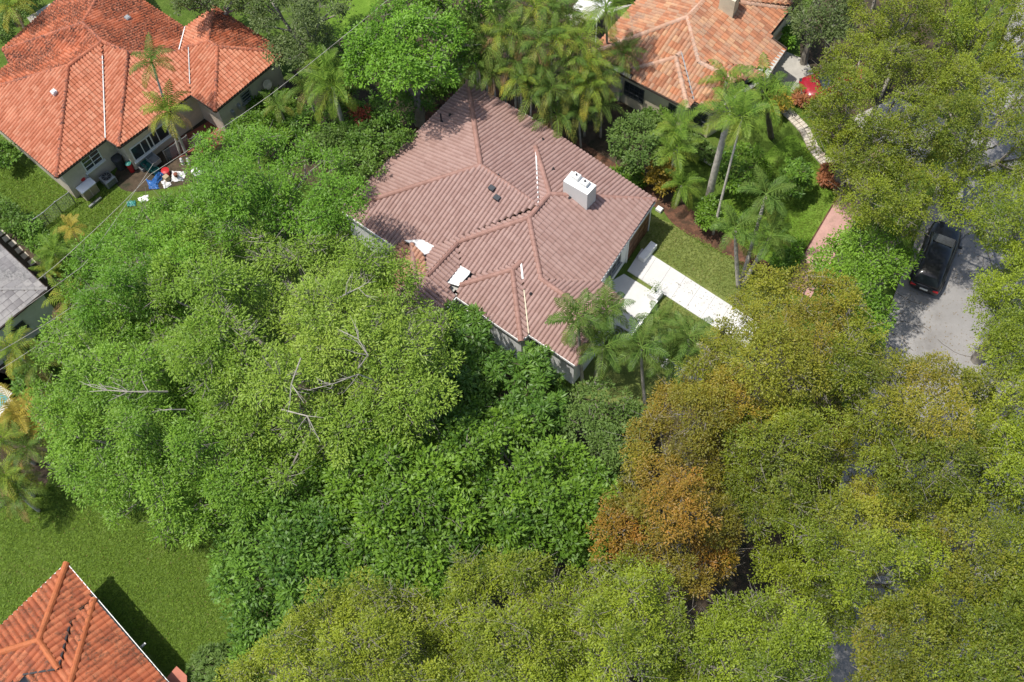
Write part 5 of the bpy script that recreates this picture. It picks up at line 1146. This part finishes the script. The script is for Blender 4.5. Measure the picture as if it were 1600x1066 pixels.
# dark curved frame on the left lawn
p = W(118, 425); t = thing('swing_frame', tuple(p), 'dark metal frame with a curved top bar on the left lawn', 'frame')
pts = [W(u, v, z) for u, v, z in ((100, 405, 0), (104, 398, .9), (114, 398, 1.1), (126, 405, 1.1), (136, 418, .9), (140, 428, 0))]
MB().tube(pts, .035, 6).build('curved_bar', M['black'], t)
pts2 = [p+np.array([.5, -.7, 0]) for p in pts]; MB().tube(pts2, .035, 6).build('curved_bar', M['black'], t)
for i in (1, 4): MB().tube([pts[i], pts2[i]], .03, 6).build('cross_bar', M['black'], t)
# ------------------------------------------------------------------ overhead cables
def cable(pts, r, label):
    P_ = [W(u, v, z) for u, v, z in pts]; out = []
    for i in range(len(P_)-1):
        for k in range(14):
            s = k/14; p = P_[i]*(1-s)+P_[i+1]*s; p[2] -= 4*.07*s*(1-s); out.append(p)
    out.append(P_[-1]); o = MB().tube(out, r, 5).build('overhead_cable', M['conc_grey']); tag(o, label, 'cable', 'overhead cables across the left gardens')
cable([(620, -12, 8.5), (420, 150, 7.5), (236, 272, 7), (120, 385, 6.5), (55, 440, 6)], .013, 'overhead cable passing in front of the orange house end wall')
cable([(240, 255, 6), (130, 415, 6.2), (-20, 520, 6.2)], .011, 'thin overhead cable above the dark curved frame')
cable([(190, 420, 6.6), (100, 488, 6.2), (-20, 560, 6)], .012, 'overhead cable crossing in front of the small grey house')
cable([(200, 440, 6.2), (110, 505, 5.9), (-20, 590, 5.5)], .011, 'lowest thin cable across the small grey house wall')
# wall lamp of the bottom left house
wa, wb = np.array(w4[0]), np.array(w4[1]); d = (wb-wa)/np.linalg.norm(wb-wa); c = wa+(wb-wa)*.47; n_ = np.array([-d[1], d[0]]); n_ = n_ if n_[0] > 0 else -n_
b = MB(); b.tube([(*(c+n_*.0), 2.3), (*(c+n_*.35), 2.4), (*(c+n_*.55), 2.3)], .03, 6); b.build('lamp_bracket', M['galv'], house4)
b = MB(); b.box((*(c+n_*.62), 2.26), (.3, .12, .08), math.atan2(n_[1], n_[0]), bev=.02); b.build('lamp', M['galv'], house4)
# terracotta roofed shed corner
q = [W(u, v, 2.0)[:2] for u, v in ((276, 1041), (292, 1056), (292, 1100), (250, 1100), (258, 1062))]
t = thing('garden_shed', (*q[0], 0), 'small flat salmon roofed shed at the bottom edge beside the burnt orange roof', 'shed')
MB().prism(inset(q, .12), 0, 1.9).build('wall', M['stucco'], t); MB().prism(q, 1.9, 2.02).build('roof', mat('salmon_roof', (.42, .15, .10), .8, .15), t)
# white canvas canopy left of the thin palm at the top
c = W(925, 45); t = thing('canopy', tuple(c), 'white canvas canopy glimpsed between the areca palms at the top', 'canopy', None, Y3)
loc(MB().add([(-.9, -.9, 2.2), (.9, -.9, 2.2), (.9, .9, 2.2), (-.9, .9, 2.2), (0, 0, 2.8), (-.9, -.9, 2.05), (.9, -.9, 2.05), (.9, .9, 2.05), (-.9, .9, 2.05)], [(0, 1, 4), (1, 2, 4), (2, 3, 4), (3, 0, 4), (0, 5, 6, 1), (1, 6, 7, 2), (2, 7, 8, 3), (3, 8, 5, 0)]), 'canvas', M['white'], t)
for x in (-.85, .85):
    for y in (-.85, .85): loc(MB().tube([(x, y, 0), (x, y, 2.15)], .03, 6), 'leg', M['white'], t)
# satellite dish on the end wall
pw = onwall(412, 128, iM1, iM2); t = thing('satellite_dish', tuple(pw), 'pale satellite dish on the end wall of the top left house', 'satellite dish')
nw_ = np.array([math.cos(Y2), math.sin(Y2), 0]); e = pw+nw_*.3
MB().tube([pw, e], .025, 6).build('arm', M['grey'], t)
mb = MB(); rings = []
ax = Vector((nw_[0], nw_[1], .6)).normalized(); a1 = ax.cross(Vector((0, 0, 1))).normalized(); a2 = ax.cross(a1); vs = []
for r, dp in ((.02, 0), (.16, .02), (.30, .07), (.31, .06), (.16, .0), (.02, -.02)):
    vs += [Vector(e)+(a1*math.cos(k*math.pi/8)+a2*math.sin(k*math.pi/8))*r+ax*dp for k in range(16)]
mb.add(vs, [(i*16+j, i*16+(j+1) % 16, (i+1)*16+(j+1) % 16, (i+1)*16+j) for i in range(5) for j in range(16)]); mb.build('dish', M['beige'], t, smooth=True)
# ------------------------------------------------------------------ fallen leaves on lawns, walk and road
def litter(px, n, m, z, name='fallen_leaves', s=.05, seed=0):
    g = np.random.default_rng(seed); P_ = [p[:2] for p in pxs(px)]; xs = [p[0] for p in P_]; ys = [p[1] for p in P_]; out = MB(); k = 0
    while k < n:
        x, y = g.uniform(min(xs), max(xs)), g.uniform(min(ys), max(ys))
        if not inpoly(x, y, P_): continue
        k += 1; a = g.uniform(0, 6.28); l = s*g.uniform(.6, 1.6); w_ = l*.5; ca, sa = math.cos(a), math.sin(a); t_ = g.uniform(-.4, .4)*l
        out.add([(x, y, z), (x+ca*l*.5-sa*w_*.5, y+sa*l*.5+ca*w_*.5, z+abs(t_)*.5+.004), (x+ca*l, y+sa*l, z+.01), (x+ca*l*.5+sa*w_*.5, y+sa*l*.5-ca*w_*.5, z+.006)], [(0, 1, 2, 3)])
    o = out.build(name, m); o['kind'] = 'stuff'
LL = leaf_mat('fallen_leaf', (.2, .12, .04), (.4, .3, .1)); LD = leaf_mat('dark_fallen_leaf', (.1, .07, .03), (.16, .12, .05))
litter([(0, 760), (150, 800), (350, 840), (370, 1060), (250, 1040), (100, 870), (0, 960)], 500, LL, .03, seed=1)
litter([(1020, 330), (1240, 450), (1140, 560), (960, 600), (1000, 420)], 500, LL, .03, seed=2)
litter([(1060, 430), (1190, 508), (1166, 543), (1030, 455)], 160, LD, .085, seed=3)
litter([(1400, 440), (1365, 560), (1420, 620), (1540, 600), (1560, 380), (1440, 380)], 700, LL, .03, seed=4, s=.06)
litter([(1120, 300), (1260, 220), (1316, 300), (1240, 430), (1150, 380)], 250, LL, .03, seed=5)
litter([(0, 270), (90, 280), (200, 310), (160, 380), (60, 360)], 250, LL, .03, seed=6)
def tufts(px, n, m, seed, avoid=None):
    g = np.random.default_rng(seed); P_ = [p[:2] for p in pxs(px)]; xs = [p[0] for p in P_]; ys = [p[1] for p in P_]
    q = g.uniform((min(xs), min(ys)), (max(xs), max(ys)), size=(n*3, 2)); q = np.array([p for p in q if inpoly(p[0], p[1], P_)])[:n]; n = len(q)
    a = g.uniform(0, 6.28, n); l = g.uniform(.05, .14, n); V_ = np.zeros((n, 3, 3)); d = np.stack([np.cos(a), np.sin(a)], 1)
    V_[:, 0, :2] = q-d*l[:, None]*.5; V_[:, 1, :2] = q+d*l[:, None]*.5; V_[:, 2, :2] = q+g.normal(size=(n, 2))*.07; V_[:, 2, 2] = g.uniform(.03, .07, n); V_[:, :2, 2] = .014
    me = bpy.data.meshes.new('grass_tufts'); me.from_pydata(V_.reshape(-1, 3).tolist(), [], np.arange(n*3).reshape(-1, 3).tolist())
    at = me.attributes.new('tint', 'FLOAT', 'FACE'); at.data.foreach_set('value', g.random(n).astype(np.float32)); me.materials.append(m)
    o = bpy.data.objects.new('grass_tufts', me); link(o); o['kind'] = 'stuff'
GT = leaf_mat('grass_blade', (.085, .14, .016), (.16, .25, .035), spec=.1)
GF = leaf_mat('dry_grass_blade', (.10, .13, .03), (.22, .26, .065), spec=.1)
tufts([(0, 740), (180, 780), (370, 820), (385, 1060), (270, 1060), (104, 880), (0, 985)], 30000, GT, 1)
tufts([(1000, 345), (1050, 350), (1235, 450), (1160, 480), (1031, 405), (1012, 385)], 5000, GF, 2)
tufts([(1015, 450), (1150, 535), (1060, 600), (1000, 560), (1035, 470)], 3500, GF, 3)
tufts([(1130, 300), (1262, 228), (1310, 290), (1240, 425), (1160, 380)], 8000, GT, 4)
tufts([(0, 240), (88, 285), (200, 300), (150, 400), (60, 350), (0, 300)], 9000, GT, 5)
# road cracks and a patched strip
mb = MB(); g = np.random.default_rng(3)
for k in range(14):
    p = W(g.uniform(1370, 1560), g.uniform(400, 600))[:2]; a = g.uniform(0, 3.14)
    for _ in range(9):
        q = p+np.array([math.cos(a), math.sin(a)])*.35; n_ = np.array([-math.sin(a), math.cos(a)])*.012
        mb.add([(*(p-n_), .0245), (*(p+n_), .0245), (*(q+n_), .0245), (*(q-n_), .0245)], [(0, 3, 2, 1)]); p = q; a += g.uniform(-.6, .6)
o = mb.build('road_crack', M['soil']); o['kind'] = 'structure'
